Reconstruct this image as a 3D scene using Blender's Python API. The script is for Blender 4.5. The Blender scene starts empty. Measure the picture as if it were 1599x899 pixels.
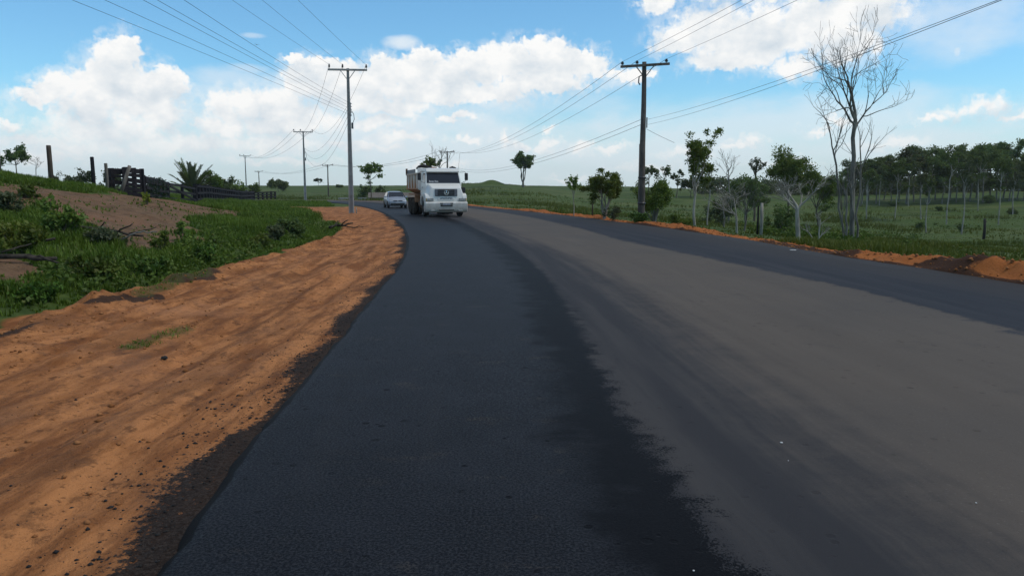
import bpy, math, random
import numpy as np
from mathutils import Vector, Matrix

scene = bpy.context.scene
R = math.radians
# ------------------------------------------------------------------ camera
FOC = 1200.0                       # focal length in pixels of a 1599 px wide frame
CAM_H = 1.6
PITCH = math.atan(153.5 / FOC)
cam_data = bpy.data.cameras.new("camera")
cam_data.sensor_width = 36.0
cam_data.lens = 36.0 * FOC / 1599.0
cam_data.clip_start = 0.05
cam_data.clip_end = 9000.0
cam = bpy.data.objects.new("camera", cam_data)
scene.collection.objects.link(cam)
cam.location = (0, 0, CAM_H)
cam.rotation_euler = (math.pi / 2 - PITCH, 0, 0)
scene.camera = cam
scene.render.resolution_x = 1024
scene.render.resolution_y = 575
# ------------------------------------------------------------------ exposure
scene.view_settings.view_transform = 'Standard'
scene.view_settings.look = 'None'
scene.view_settings.exposure = 0.0
scene.view_settings.gamma = 1.0
scene.view_settings.use_curve_mapping = False
scene.cycles.max_bounces = 5
scene.cycles.diffuse_bounces = 3
scene.cycles.glossy_bounces = 2
scene.cycles.transmission_bounces = 4
scene.cycles.transparent_max_bounces = 8
scene.cycles.use_denoising = True
SUN_EL, SUN_AZ = 56.0, 98.0       # azimuth clockwise from +Y (the viewing direction)
SKY_STRENGTH = 0.15
SUN_STRENGTH = 1.6
CLOUD_WHITE = 1.0
HAZE = 0.00020
scene.cycles.volume_bounces = 0
scene.cycles.volume_max_steps = 64


def pix_dir(u, v):
    """direction of a photograph pixel, used to measure angles and places"""
    cx = (u - 799.5) / FOC
    cy = (449.5 - v) / FOC
    c, s = math.cos(PITCH), math.sin(PITCH)
    return np.array([cx, c + cy * s, -s + cy * c])


def pix_ang(u, v):
    d = pix_dir(u, v)
    d = d / np.linalg.norm(d)
    return math.degrees(math.atan2(d[0], d[1])), math.degrees(math.asin(d[2]))


# ------------------------------------------------------------------ world: Nishita sky with cumulus
world = bpy.data.worlds.new("World")
scene.world = world
world.use_nodes = True
wt = world.node_tree
wt.nodes.clear()
try:
    world.cycles.sampling_method = 'NONE'
except Exception:
    pass


class Sk:
    """a node socket with arithmetic"""
    nt = None

    def __init__(self, s):
        self.s = s

    @staticmethod
    def m(op, *a, clamp=False):
        n = Sk.nt.nodes.new('ShaderNodeMath')
        n.operation = op
        n.use_clamp = clamp
        for i, x in enumerate(a):
            if isinstance(x, Sk):
                Sk.nt.links.new(x.s, n.inputs[i])
            else:
                n.inputs[i].default_value = float(x)
        return Sk(n.outputs[0])

    @staticmethod
    def v(op, *a, out=0):
        n = Sk.nt.nodes.new('ShaderNodeVectorMath')
        n.operation = op
        for i, x in enumerate(a):
            if isinstance(x, Sk):
                Sk.nt.links.new(x.s, n.inputs[i])
            else:
                n.inputs[i].default_value = x
        return Sk(n.outputs[out])

    def __add__(self, o): return Sk.m('ADD', self, o)
    def __radd__(self, o): return Sk.m('ADD', o, self)
    def __sub__(self, o): return Sk.m('SUBTRACT', self, o)
    def __rsub__(self, o): return Sk.m('SUBTRACT', o, self)
    def __mul__(self, o): return Sk.m('MULTIPLY', self, o)
    def __rmul__(self, o): return Sk.m('MULTIPLY', o, self)
    def __truediv__(self, o): return Sk.m('DIVIDE', self, o)


def smooth(x, a, b):
    n = Sk.nt.nodes.new('ShaderNodeMapRange')
    n.interpolation_type = 'SMOOTHSTEP'
    Sk.nt.links.new(x.s, n.inputs['Value'])
    n.inputs['From Min'].default_value = a
    n.inputs['From Max'].default_value = b
    return Sk(n.outputs['Result'])


def noise(vec, scale, detail=4.0, rough=0.55, dist=0.0, color=False, dims='3D'):
    n = Sk.nt.nodes.new('ShaderNodeTexNoise')
    n.noise_dimensions = dims
    if vec is not None:
        Sk.nt.links.new(vec.s, n.inputs['Vector'])
    n.inputs['Scale'].default_value = scale
    n.inputs['Detail'].default_value = detail
    n.inputs['Roughness'].default_value = rough
    n.inputs['Distortion'].default_value = dist
    return Sk(n.outputs['Color' if color else 'Fac'])


def mixc(fac, a, b, blend='MIX'):
    n = Sk.nt.nodes.new('ShaderNodeMix')
    n.data_type = 'RGBA'
    n.blend_type = blend
    n.clamp_factor = True
    for sock, x in ((n.inputs[0], fac), (n.inputs[6], a), (n.inputs[7], b)):
        if isinstance(x, Sk):
            Sk.nt.links.new(x.s, sock)
        elif isinstance(x, (tuple, list)):
            sock.default_value = tuple(x) + ((1.0,) if len(x) == 3 else ())
        else:
            sock.default_value = x
    return Sk(n.outputs[2])


# (u, v, radius u, radius v) of every puff, measured on the photograph and turned into sky angles
CLOUDS = [
    (45, 152, 32, 18), (90, 140, 44, 32), (135, 135, 48, 38), (188, 84, 40, 34), (178, 120, 48, 50),
    (205, 150, 80, 60), (258, 130, 30, 34), (250, 175, 60, 50), (140, 165, 80, 42), (165, 205, 120, 34),
    (20, 192, 34, 10), (40, 218, 90, 15), (120, 232, 130, 18), (270, 225, 110, 26), (60, 246, 120, 12),
    (352, 172, 34, 34), (385, 170, 44, 34), (345, 200, 46, 22), (430, 165, 60, 36), (482, 128, 40, 38),
    (510, 112, 38, 26), (545, 140, 60, 46), (450, 195, 110, 34), (420, 225, 120, 22), (330, 222, 80, 20),
    (600, 120, 34, 36), (635, 115, 40, 34), (665, 92, 24, 20), (690, 125, 60, 38), (745, 102, 44, 28),
    (800, 95, 60, 33), (855, 90, 50, 32), (905, 98, 42, 26), (935, 105, 24, 22), (700, 145, 150, 24),
    (850, 128, 90, 22), (610, 165, 70, 20), (985, 120, 40, 15),
    (590, 192, 46, 14), (625, 215, 60, 12), (710, 184, 40, 8), (560, 228, 80, 10),
    (791, 212, 10, 15), (808, 230, 22, 9), (735, 217, 24, 7), (855, 203, 9, 5), (850, 236, 30, 16),
    (862, 222, 20, 10), (912, 230, 20, 14), (958, 231, 26, 9), (680, 258, 70, 7), (440, 252, 110, 9), (890, 280, 40, 5),
    (465, 92, 24, 11),
    (1030, 8, 36, 20), (1060, 62, 50, 26), (1110, 50, 80, 52), (1190, 55, 90, 56), (1270, 40, 100, 56),
    (1350, 15, 80, 46), (1150, 92, 90, 24), (1240, 108, 44, 20), (1320, 70, 60, 36),
    (1250, -60, 260, 80),
    (1450, 184, 32, 8), (1490, 177, 42, 13), (1535, 170, 38, 17), (1562, 163, 24, 14), (1590, 180, 34, 9),
    (1170, 221, 24, 11), (1150, 228, 30, 7), (1225, 252, 60, 6), (1410, 220, 44, 10), (1390, 226, 60, 7),
    (1075, 240, 50, 10), (1010, 262, 60, 7), (1310, 190, 26, 9), (1275, 205, 30, 8),
    # puffs outside the frame, so that the sky goes on
    (-150, 180, 150, 60), (-420, 120, 200, 90), (1800, 120, 150, 60), (2100, 160, 260, 60), (700, -330, 300, 90), (150, -250, 220, 80),
]
VEILS = [(1280, 195, 440, 62, 0.62), (1495, 80, 9, 12, 0.7), (625, 66, 36, 14, 0.9), (1180, 205, 330, 75, 0.50), (1500, 40, 170, 70, 0.6), (350, 120, 75, 26, 0.55), (380, 108, 50, 12, 0.5), (330, 150, 40, 24, 0.4), (300, 170, 60, 60, 0.35), (395, 56, 26, 6, 0.5),
         (700, 225, 460, 70, 0.85), (560, 180, 500, 80, 0.6), (1050, 240, 500, 50, 0.75), (1400, 225, 300, 60, 0.7), (120, 240, 330, 60, 0.65), (870, 260, 900, 36, 0.55), (850, 160, 160, 36, 0.4), (960, 125, 70, 30, 0.4)]


def cloud_group():
    g = bpy.data.node_groups.new("cloud_field", 'ShaderNodeTree')
    g.interface.new_socket("P", in_out='INPUT', socket_type='NodeSocketVector')
    g.interface.new_socket("Field", in_out='OUTPUT', socket_type='NodeSocketFloat')
    Sk.nt = g
    gi = g.nodes.new('NodeGroupInput')
    go = g.nodes.new('NodeGroupOutput')
    P = Sk(gi.outputs[0])
    w1 = Sk.v('SUBTRACT', noise(P, 0.55, 3.0, 0.6, color=True, dims='2D'), (0.5, 0.5, 0.5))
    w2 = Sk.v('SUBTRACT', noise(P, 2.3, 3.0, 0.6, color=True, dims='2D'), (0.5, 0.5, 0.5))
    Q = Sk.v('ADD', P, Sk.v('MULTIPLY', w1, (2.2, 1.7, 0)))
    Q = Sk.v('ADD', Q, Sk.v('MULTIPLY', w2, (0.55, 0.5, 0)))
    F = None
    for (u, v, ru, rv) in CLOUDS:
        a, e = pix_ang(u, v)
        a2, _ = pix_ang(u + ru, v)
        _, e2 = pix_ang(u, v - rv)
        d = Sk.v('MULTIPLY', Sk.v('SUBTRACT', Q, (a, e, 0)), (1 / abs(a2 - a), 1 / abs(e2 - e), 0))
        f = 1.0 - Sk.v('DOT_PRODUCT', d, d, out=1)
        if F is None:
            F = f
        else:
            F = Sk.m('MAXIMUM', F, f)
    F = Sk.m('MAXIMUM', F, -3.0)
    # cauliflower lobes
    vo = g.nodes.new('ShaderNodeTexVoronoi')
    vo.voronoi_dimensions = '2D'
    vo.feature = 'SMOOTH_F1'
    vo.inputs['Scale'].default_value = 0.75
    vo.inputs['Detail'].default_value = 2.0
    vo.inputs['Roughness'].default_value = 0.55
    vo.inputs['Smoothness'].default_value = 0.35
    vo.normalize = True
    g.links.new(Q.s, vo.inputs['Vector'])
    lob = 0.42 - Sk(vo.outputs['Distance'])
    fb = noise(P, 1.5, 3.5, 0.55, dims='2D') - 0.5
    F = F + lob * 1.0 + fb * 0.55
    g.links.new(F.s, go.inputs[0])
    return g


CG = cloud_group()
Sk.nt = wt
tc = wt.nodes.new('ShaderNodeTexCoord')
D = Sk.v('NORMALIZE', Sk(tc.outputs['Generated']))
sep = wt.nodes.new('ShaderNodeSeparateXYZ')
wt.links.new(D.s, sep.inputs[0])
dx, dy, dz = (Sk(sep.outputs[i]) for i in range(3))
az = Sk.m('ARCTAN2', dx, dy) * 57.29578
el = Sk.m('ARCSINE', dz) * 57.29578
comb = wt.nodes.new('ShaderNodeCombineXYZ')
wt.links.new(az.s, comb.inputs[0])
wt.links.new(el.s, comb.inputs[1])
P = Sk(comb.outputs[0])


def field(p):
    n = wt.nodes.new('ShaderNodeGroup')
    n.node_tree = CG
    wt.links.new(p.s, n.inputs[0])
    return Sk(n.outputs[0])


F0 = field(P)
F1 = field(Sk.v('ADD', P, (-0.42, 0.62, 0)))
sky = wt.nodes.new('ShaderNodeTexSky')
sky.sky_type = 'NISHITA'
sky.sun_disc = False
sky.sun_elevation = R(SUN_EL)
sky.sun_rotation = R(SUN_AZ)
sky.altitude = 100
sky.air_density = 1.0
sky.dust_density = 0.6
sky.ozone_density = 2.0
SKY_GAIN = (0.60, 0.94, 1.06)
skyc = mixc(1.0, Sk(sky.outputs[0]), SKY_GAIN, 'MULTIPLY')
K = 1.0 / SKY_STRENGTH
# thin veils and the pale band over the horizon
veil = None
vn = noise(Sk.v('MULTIPLY', P, (0.5, 1.0, 0)), 0.35, 5.0, 0.6, dims='2D')
for (u, v, ru, rv, am) in VEILS:
    a, e = pix_ang(u, v)
    a2, _ = pix_ang(u + ru, v)
    _, e2 = pix_ang(u, v - rv)
    d = Sk.v('MULTIPLY', Sk.v('SUBTRACT', P, (a, e, 0)), (1 / abs(a2 - a), 1 / abs(e2 - e), 0))
    f = smooth(1.0 - Sk.v('DOT_PRODUCT', d, d, out=1) + (vn - 0.5) * 1.6, 0.0, 1.1) * am
    veil = f if veil is None else Sk.m('MAXIMUM', veil, f)
base = mixc(veil, skyc, (0.80 * K, 0.88 * K, 0.95 * K))
hz = smooth(0.0 - el, -7.5, 0.3)
base = mixc(hz * 0.8, base, (0.72 * K, 0.82 * K, 0.88 * K))
# cumulus: soft alpha, lit from above
soft = smooth(0.0 - el, -9.0, -2.0)
soft = soft + smooth(az, 6.0, 16.0) * 0.35
alpha = smooth(Sk.m('DIVIDE', F0, 0.55 + soft * 0.7), 0.0, 1.0)
n_sh = noise(Sk.v('MULTIPLY', P, (0.7, 1.0, 0)), 0.55, 4.0, 0.55, dims='2D')
lit = (F0 - F1) * 0.26 + (n_sh - 0.5) * 1.9 + 0.66
thin = smooth(F0, 0.9, 0.1)
lit = Sk.m('ADD', lit, thin * 0.15, clamp=True)
cl = mixc(lit, (0.62 * K, 0.71 * K, 0.79 * K), (CLOUD_WHITE * K, CLOUD_WHITE * K, 0.99 * CLOUD_WHITE * K))
low = smooth(0.0 - el, -5.0, -0.5)
cl = mixc(low * 0.35, cl, (0.80 * K, 0.83 * K, 0.86 * K))
halo = smooth(F0, -1.1, 0.5) * 0.42 * smooth(noise(P, 0.9, 4.0, 0.6, dims='2D'), 0.36, 0.62)
alpha = Sk.m('MAXIMUM', alpha, halo)
alpha = alpha * (1.0 - low * 0.35)
# overhead deck (out of the frame): the cloud that shades the road
ov = smooth(noise(D, 2.2, 4.0, 0.6) - 0.5 + smooth(el, 14.0, 34.0) * 0.34, 0.06, 0.26) * smooth(el, 15.0, 24.0)
col = mixc(alpha, base, cl)
col = mixc(ov * 0.92, col, (0.30 * K, 0.36 * K, 0.46 * K))
bg = wt.nodes.new('ShaderNodeBackground')
bg.inputs['Strength'].default_value = SKY_STRENGTH
wt.links.new(col.s, bg.inputs['Color'])
wo = wt.nodes.new('ShaderNodeOutputWorld')
wt.links.new(bg.outputs[0], wo.inputs['Surface'])

# ------------------------------------------------------------------ sun behind thin cloud
sun_data = bpy.data.lights.new("sun", 'SUN')
sun_data.energy = SUN_STRENGTH
sun_data.angle = R(12)
sun_data.color = (1.0, 0.95, 0.87)
sun = bpy.data.objects.new("sun", sun_data)
scene.collection.objects.link(sun)
sd = Vector((math.sin(R(SUN_AZ)) * math.cos(R(SUN_EL)), math.cos(R(SUN_AZ)) * math.cos(R(SUN_EL)), math.sin(R(SUN_EL))))
sun.rotation_euler = sd.to_track_quat('Z', 'Y').to_euler()

# ------------------------------------------------------------------ small numpy noise
def _hash(ix, iy, seed):
    h = (ix.astype(np.int64) * 374761393 + iy.astype(np.int64) * 668265263 + seed * 2147483647) & 0xFFFFFFFF
    h = ((h ^ (h >> 13)) * 1274126177) & 0xFFFFFFFF
    return ((h ^ (h >> 16)) & 0xFFFF) / 65535.0


def vnoise(x, y, seed=0):
    x = np.asarray(x, float); y = np.asarray(y, float)
    ix = np.floor(x); iy = np.floor(y)
    fx = x - ix; fy = y - iy
    fx = fx * fx * (3 - 2 * fx); fy = fy * fy * (3 - 2 * fy)
    a = _hash(ix, iy, seed); b = _hash(ix + 1, iy, seed)
    c = _hash(ix, iy + 1, seed); d = _hash(ix + 1, iy + 1, seed)
    return (a + (b - a) * fx) * (1 - fy) + (c + (d - c) * fx) * fy


def fbm(x, y, seed=0, oct=4, gain=0.5):
    s = 0; a = 1; t = 0
    for i in range(oct):
        s = s + a * (vnoise(x * 2 ** i, y * 2 ** i, seed + i * 17) - 0.5)
        t += a; a *= gain
    return s / t * 2


def sstep(a, b, x):
    t = np.clip((np.asarray(x, float) - a) / (b - a), 0, 1)
    return t * t * (3 - 2 * t)


# ------------------------------------------------------------------ the road's four lines and the toe of the bank
LINE_L = [(-1.3, -15), (-1.35, 0), (-1.47, 3), (-1.64, 4.75), (-1.87, 8.5), (-2.14, 12.5), (-2.42, 17), (-3.15, 23.5), (-4.0, 29.3), (-5.12, 36), (-7.2, 46.3), (-10.56, 60.8), (-15.4, 77.8), (-23, 97.4), (-36, 110.5), (-55, 118.5), (-80, 124), (-140, 131)]
LINE_S = [(1.0, -15), (0.98, 0), (0.94, 3), (0.82, 4.75), (0.78, 8.5), (0.7, 12.8), (0.35, 18), (-0.4, 24.5), (-1.2, 30), (-2.3, 37), (-4.3, 47.5), (-7.6, 62), (-12.3, 79.5), (-20.2, 99.8), (-34, 113.2), (-53.8, 121.5), (-79.3, 127), (-139.6, 134)]
LINE_T = [(5.9, -15), (5.9, 0), (5.88, 3), (5.85, 5), (5.72, 9), (5.4, 13), (4.6, 18), (3.4, 25), (2.8, 31.5), (1.9, 39), (0.3, 49), (-3.0, 64), (-8.2, 82.5), (-16.3, 103.5), (-31, 117.5), (-52.2, 126), (-78, 132), (-139, 139)]
LINE_R = [(8.9, -15), (8.9, 0), (8.88, 3), (8.86, 5), (8.82, 9), (8.7, 13), (8.05, 18.5), (7.5, 25), (6.65, 31), (5.3, 38.5), (2.92, 49.8), (-0.9, 64.2), (-6.3, 83.5), (-14.5, 105), (-29.5, 119.5), (-51.5, 128.5), (-77.5, 134), (-138.7, 141)]
LINE_TOE = [(-5.3, -15), (-5.0, 2), (-5.1, 6), (-5.3, 8), (-5.65, 10), (-5.7, 13), (-5.9, 17.7), (-5.8, 22), (-6.0, 27), (-7.4, 34), (-10.3, 44), (-14.6, 56), (-19.2, 68), (-23.5, 80), (-29, 96), (-42, 106), (-60, 114), (-140, 126)]


def catmull(pts, sub=14):
    p = np.array(pts, float)
    p = np.vstack([2 * p[0] - p[1], p, 2 * p[-1] - p[-2]])
    out = []
    for i in range(1, len(p) - 2):
        # centripetal enough for these spacings
        for t in np.arange(sub) / sub:
            a, b, c, d = p[i - 1], p[i], p[i + 1], p[i + 2]
            m1 = (c - a) * np.linalg.norm(c - b) / (np.linalg.norm(b - a) + np.linalg.norm(c - b))
            m2 = (d - b) * np.linalg.norm(c - b) / (np.linalg.norm(c - b) + np.linalg.norm(d - c))
            h00 = 2 * t ** 3 - 3 * t ** 2 + 1; h10 = t ** 3 - 2 * t ** 2 + t
            h01 = -2 * t ** 3 + 3 * t ** 2; h11 = t ** 3 - t ** 2
            out.append(h00 * b + h10 * m1 + h01 * c + h11 * m2)
    out.append(p[-2])
    return np.array(out)


CL, CS, CT, CR, CTOE = (catmull(l) for l in (LINE_L, LINE_S, LINE_T, LINE_R, LINE_TOE))


def signed_dist(x, y, line, step=3):
    """distance to a polyline, positive on its right-hand side (looking along it)"""
    ln = line[::step] if (len(line) - 1) % step == 0 else np.vstack([line[::step], line[-1]])
    x = np.asarray(x, float).ravel(); y = np.asarray(y, float).ravel()
    best = np.full(x.shape, 1e18); sg = np.ones(x.shape)
    for i in range(len(ln) - 1):
        ax, ay = ln[i]; bx, by = ln[i + 1]
        ex, ey = bx - ax, by - ay
        L2 = ex * ex + ey * ey
        t = np.clip(((x - ax) * ex + (y - ay) * ey) / L2, 0, 1)
        if i == 0:
            t = np.minimum(((x - ax) * ex + (y - ay) * ey) / L2, 1)
        qx = x - ax - t * ex; qy = y - ay - t * ey
        d = qx * qx + qy * qy
        k = d < best
        best[k] = d[k]
        sg[k] = np.where((ex * (y[k] - ay) - ey * (x[k] - ax)) < 0, 1.0, -1.0)
    return np.sqrt(best) * sg


BANK_Y = np.array([-40, 10, 25, 33, 38, 45, 60, 80, 110, 125, 160, 400.])
BANK_Z = np.array([1.9, 2.0, 2.25, 2.2, 1.9, 1.6, 1.2, 0.95, 0.6, 0.35, 0.2, 0.0])


def ground_z(x, y, fine=True):
    shp = np.shape(x)
    x = np.asarray(x, float).ravel(); y = np.asarray(y, float).ravel()
    dL = -signed_dist(x, y, CL)            # left of the road
    dR = signed_dist(x, y, CR)             # right of the road
    dT = -signed_dist(x, y, CTOE)          # left of the dirt shoulder
    # ridge all round
    amp = 3.1 - 1.5 * sstep(15, 75, x)
    r2 = np.where(x < -20, 300, 175) * 1.0
    r2 = 175 + 125 * sstep(-10, -45, x)
    ridge = amp * sstep(75 + 68 * sstep(-2, -20, x), r2, y) * (1 - 0.55 * sstep(r2 + 40, r2 + 260, y))
    ridge = ridge * sstep(-2, 30, np.where(dR > 0, dR, 0))
    # right-hand field
    d = np.maximum(dR, 0)
    prof = np.interp(d, [0, 2, 10, 20, 35, 55, 90, 130, 2000], [-0.05, -0.3, -0.85, -1.6, -2.5, -2.8, -1.6, -0.3, 0])
    vf = sstep(-6, 18, x) * 0.93 + 0.07
    zr = prof * vf + ridge
    if fine:
        zr = zr + sstep(3, 15, d) * (0.22 * fbm(x / 9, y / 9, 3) + 0.08 * fbm(x / 1.7, y / 1.7, 5, 3))
    # left-hand bank
    B = np.interp(y, BANK_Y, BANK_Z)
    t = np.maximum(dT, 0)
    rise = sstep(1.2, 15, t) * 0.55 + np.clip((t - 1.6) / 12.4, 0, 1) * 0.45
    zb = B * rise + 0.085 * np.clip(t - 13, 0, 12) * np.clip(B / 1.9, 0, 1.2) - 0.05 * np.clip(t - 27, 0, 60) * np.clip(B / 1.9, 0, 1.2)
    ditch = -0.16 * np.exp(-((t - 1.0) / 0.5) ** 2) * sstep(60, 40, y)
    lip = 0.13 * np.exp(-((dT - 0.05) / 0.38) ** 2) * (0.5 + 1.2 * vnoise(x * 0.9, y * 0.45, 9)) * sstep(40, 25, y)
    shoulder = -0.075 - 0.02 * sstep(0, 2, dL)
    zl = shoulder + zb + ditch * sstep(0, 0.4, t) + lip
    ridge_l = 2.9 * sstep(135, 320, y) * sstep(120, 160, y)
    zl = zl + ridge_l * sstep(0, 40, t)
    if fine:
        # wheel ruts and clods on the dirt, hummocks on the bank
        on = sstep(0.25, 0.8, dL) * sstep(0.6, -0.3, dT)
        rut = (0.075 * (vnoise(dL * 2.2, y * 0.12, 21) - 0.5) + 0.05 * (vnoise(dL * 5.0, y * 0.25, 22) - 0.5)) * 2
        clod = 0.02 * fbm(x * 3.2, y * 2.2, 31, 3) + 0.012 * fbm(x * 11, y * 9, 33, 2)
        zl = zl + on * (rut * (0.45 + 0.55 * sstep(30, 12, y)) + clod * (0.3 + 0.7 * sstep(24, 9, y)))
        hum = sstep(0.3, 2.5, t)
        zl = zl + hum * (0.16 * fbm(x / 3.1, y / 3.1, 41, 3) + 0.10 * fbm(x * 1.2, y * 1.2, 43, 3))
        # torn lip of the shoulder
        zl = zl + (0.10 + 0.16 * sstep(16, 10, y)) * np.exp(-((dT - 0.25 * sstep(16, 10, y)) / 0.7) ** 2) * np.maximum(fbm(x * 2.6, y * 2.0, 51, 3), -0.1)
    z = np.where(dR > 0, zr, np.where(dL > 0, zl, -0.12))
    inside = (dR <= 0) & (dL <= 0)
    edge = np.minimum(-dL, -dR)
    z = np.where(inside, np.where(edge > 0.12, -0.14, -0.09), z)
    # mound of earth on the far field
    z = z + 1.0 * np.exp(-(((x + 4.3) / 2.2) ** 2 + ((y - 168) / 3) ** 2))
    return z.reshape(shp)


def H(x, y):
    return float(ground_z(np.array([x]), np.array([y]))[0])


def on_ray(u, v, Y):
    """world point at forward distance Y seen at photograph pixel (u, v)"""
    d = pix_dir(u, v)
    t = Y / d[1]
    return Vector((d[0] * t, Y, CAM_H + d[2] * t))


def spot(u, Y):
    """ground point at forward distance Y in the column of pixel u"""
    z = 0.0
    for _ in range(4):
        depth = Y * math.cos(PITCH) - (z - CAM_H) * math.sin(PITCH)
        x = (u - 799.5) / FOC * depth
        z = H(x, Y)
    return Vector((x, Y, z))


def zpix(v, Y):
    d = pix_dir(799.5, v)
    return CAM_H + d[2] * Y / d[1]


_ts = np.concatenate([np.arange(2, 60, 0.12), np.arange(60, 400, 0.8)])


def hit(u, v):
    """first ground point along the ray of a pixel"""
    d = pix_dir(u, v)
    d = d / d[1]
    xs = d[0] * _ts; zs = CAM_H + d[2] * _ts
    g = ground_z(xs, _ts)
    k = np.where(zs <= g)[0]
    i = k[0] if len(k) else len(_ts) - 1
    return Vector((xs[i], _ts[i], g[i]))


def in_poly(x, y, poly):
    c = np.zeros(np.shape(x), bool)
    n = len(poly)
    for i in range(n):
        x1, y1 = poly[i]; x2, y2 = poly[(i + 1) % n]
        if y1 == y2:
            continue
        k = ((y1 > y) != (y2 > y)) & (x < (x2 - x1) * (y - y1) / (y2 - y1) + x1)
        c ^= k
    return c


def poly_dist(x, y, poly):
    """signed distance, positive inside"""
    best = np.full(np.shape(x), 1e9)
    n = len(poly)
    for i in range(n):
        ax, ay = poly[i]; bx, by = poly[(i + 1) % n]
        ex, ey = bx - ax, by - ay
        t = np.clip(((x - ax) * ex + (y - ay) * ey) / (ex * ex + ey * ey + 1e-9), 0, 1)
        best = np.minimum(best, np.hypot(x - ax - t * ex, y - ay - t * ey))
    return np.where(in_poly(x, y, poly), best, -best)


def ground_poly(px):
    return [tuple(hit(u, v)[:2]) for u, v in px]


BARE = ground_poly([(-30, 292), (30, 288), (70, 296), (165, 304), (230, 306), (300, 313), (370, 326), (392, 335), (380, 343), (330, 340), (300, 350), (262, 366), (250, 384), (222, 388), (180, 372), (140, 352), (110, 345), (60, 322), (-30, 325)])
BARE2 = ground_poly([(-30, 400), (30, 402), (62, 425), (50, 445), (10, 455), (-30, 450)])
BARE3 = ground_poly([(490, 338), (560, 336), (545, 344), (500, 344)])
PATCHY = ground_poly([(180, 345), (300, 345), (330, 370), (240, 400), (180, 385)])
DARK1 = ground_poly([(168, 478), (215, 462), (260, 455), (300, 438), (345, 422), (350, 428), (300, 450), (240, 474), (200, 484)])
DARK2 = ground_poly([(20, 520), (80, 500), (85, 512), (30, 540)])
TUFTS = ground_poly([(185, 545), (215, 535), (285, 510), (305, 512), (290, 522), (240, 540), (200, 552)])
NEARGREEN = ground_poly([(205, 452), (250, 438), (340, 418), (330, 430), (270, 450), (215, 466)])


# ------------------------------------------------------------------ mesh helpers
def link(o):
    scene.collection.objects.link(o)
    return o


def np_mesh(name, verts, faces=None, tris=None, quads=None):
    me = bpy.data.meshes.new(name)
    verts = np.asarray(verts, np.float32)
    loops, starts, tot = [], [], 0
    arrs = []
    for a in (quads, tris):
        if a is not None and len(a):
            arrs.append(np.asarray(a, np.int32))
    me.vertices.add(len(verts))
    me.vertices.foreach_set('co', verts.ravel())
    nl = sum(a.size for a in arrs)
    nf = sum(len(a) for a in arrs)
    me.loops.add(nl)
    me.polygons.add(nf)
    me.loops.foreach_set('vertex_index', np.concatenate([a.ravel() for a in arrs]))
    st = []
    k = 0
    for a in arrs:
        st.append(k + np.arange(len(a)) * a.shape[1])
        k += a.size
    me.polygons.foreach_set('loop_start', np.concatenate(st).astype(np.int32))
    me.update(calc_edges=True)
    me.validate()
    return me


def set_smooth(me, on=True):
    me.polygons.foreach_set('use_smooth', np.full(len(me.polygons), on))
    me.update()


def col_attr(me, name, rgba):
    a = me.color_attributes.new(name, 'FLOAT_COLOR', 'POINT')
    a.data.foreach_set('color', np.asarray(rgba, np.float32).ravel())


def new_mat(name):
    m = bpy.data.materials.new(name)
    m.use_nodes = True
    nt = m.node_tree
    nt.nodes.clear()
    out = nt.nodes.new('ShaderNodeOutputMaterial')
    b = nt.nodes.new('ShaderNodeBsdfPrincipled')
    nt.links.new(b.outputs[0], out.inputs['Surface'])
    Sk.nt = nt
    return m, nt, b


def setin(b, name, x):
    if isinstance(x, Sk):
        Sk.nt.links.new(x.s, b.inputs[name])
    elif isinstance(x, (tuple, list)):
        b.inputs[name].default_value = tuple(x) + ((1.0,) if len(x) == 3 else ())
    else:
        b.inputs[name].default_value = x


def geo_pos():
    n = Sk.nt.nodes.new('ShaderNodeNewGeometry')
    return Sk(n.outputs['Position'])


def obj_pos():
    n = Sk.nt.nodes.new('ShaderNodeTexCoord')
    return Sk(n.outputs['Object'])


def attr(name):
    n = Sk.nt.nodes.new('ShaderNodeAttribute')
    n.attribute_name = name
    s = Sk.nt.nodes.new('ShaderNodeSeparateColor')
    Sk.nt.links.new(n.outputs['Color'], s.inputs[0])
    return [Sk(s.outputs[i]) for i in range(3)] + [Sk(n.outputs['Alpha'])]


def bump(height, strength=0.4, dist=0.02, normal=None):
    n = Sk.nt.nodes.new('ShaderNodeBump')
    n.inputs['Strength'].default_value = strength
    n.inputs['Distance'].default_value = dist
    Sk.nt.links.new(height.s, n.inputs['Height'])
    if normal is not None:
        Sk.nt.links.new(normal.s, n.inputs['Normal'])
    return Sk(n.outputs[0])


# ------------------------------------------------------------------ ground sheet
def axis(pieces):
    out = []
    for a, b, s in pieces:
        out.append(np.arange(a, b, s))
    return np.concatenate(out)


def geo(a, b, n):
    return np.geomspace(a, b, n)


gx = np.concatenate([-geo(60, 1200, 32)[::-1], np.arange(-59, -28, 1.0), np.arange(-28, -6.6, 0.22), np.arange(-6.6, -1.0, 0.07), np.arange(-1.0, 9, 1.0),
                     np.arange(9, 30, 0.4), np.arange(30, 100, 1.2), geo(101, 1200, 32)])
gy = np.concatenate([np.arange(-30, 1, 2.0), np.arange(1, 13, 0.09), np.arange(13, 45, 0.22), np.arange(45, 70, 0.4), np.arange(70, 130, 0.9), np.arange(130, 330, 3), geo(333, 1400, 24)])
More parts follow.
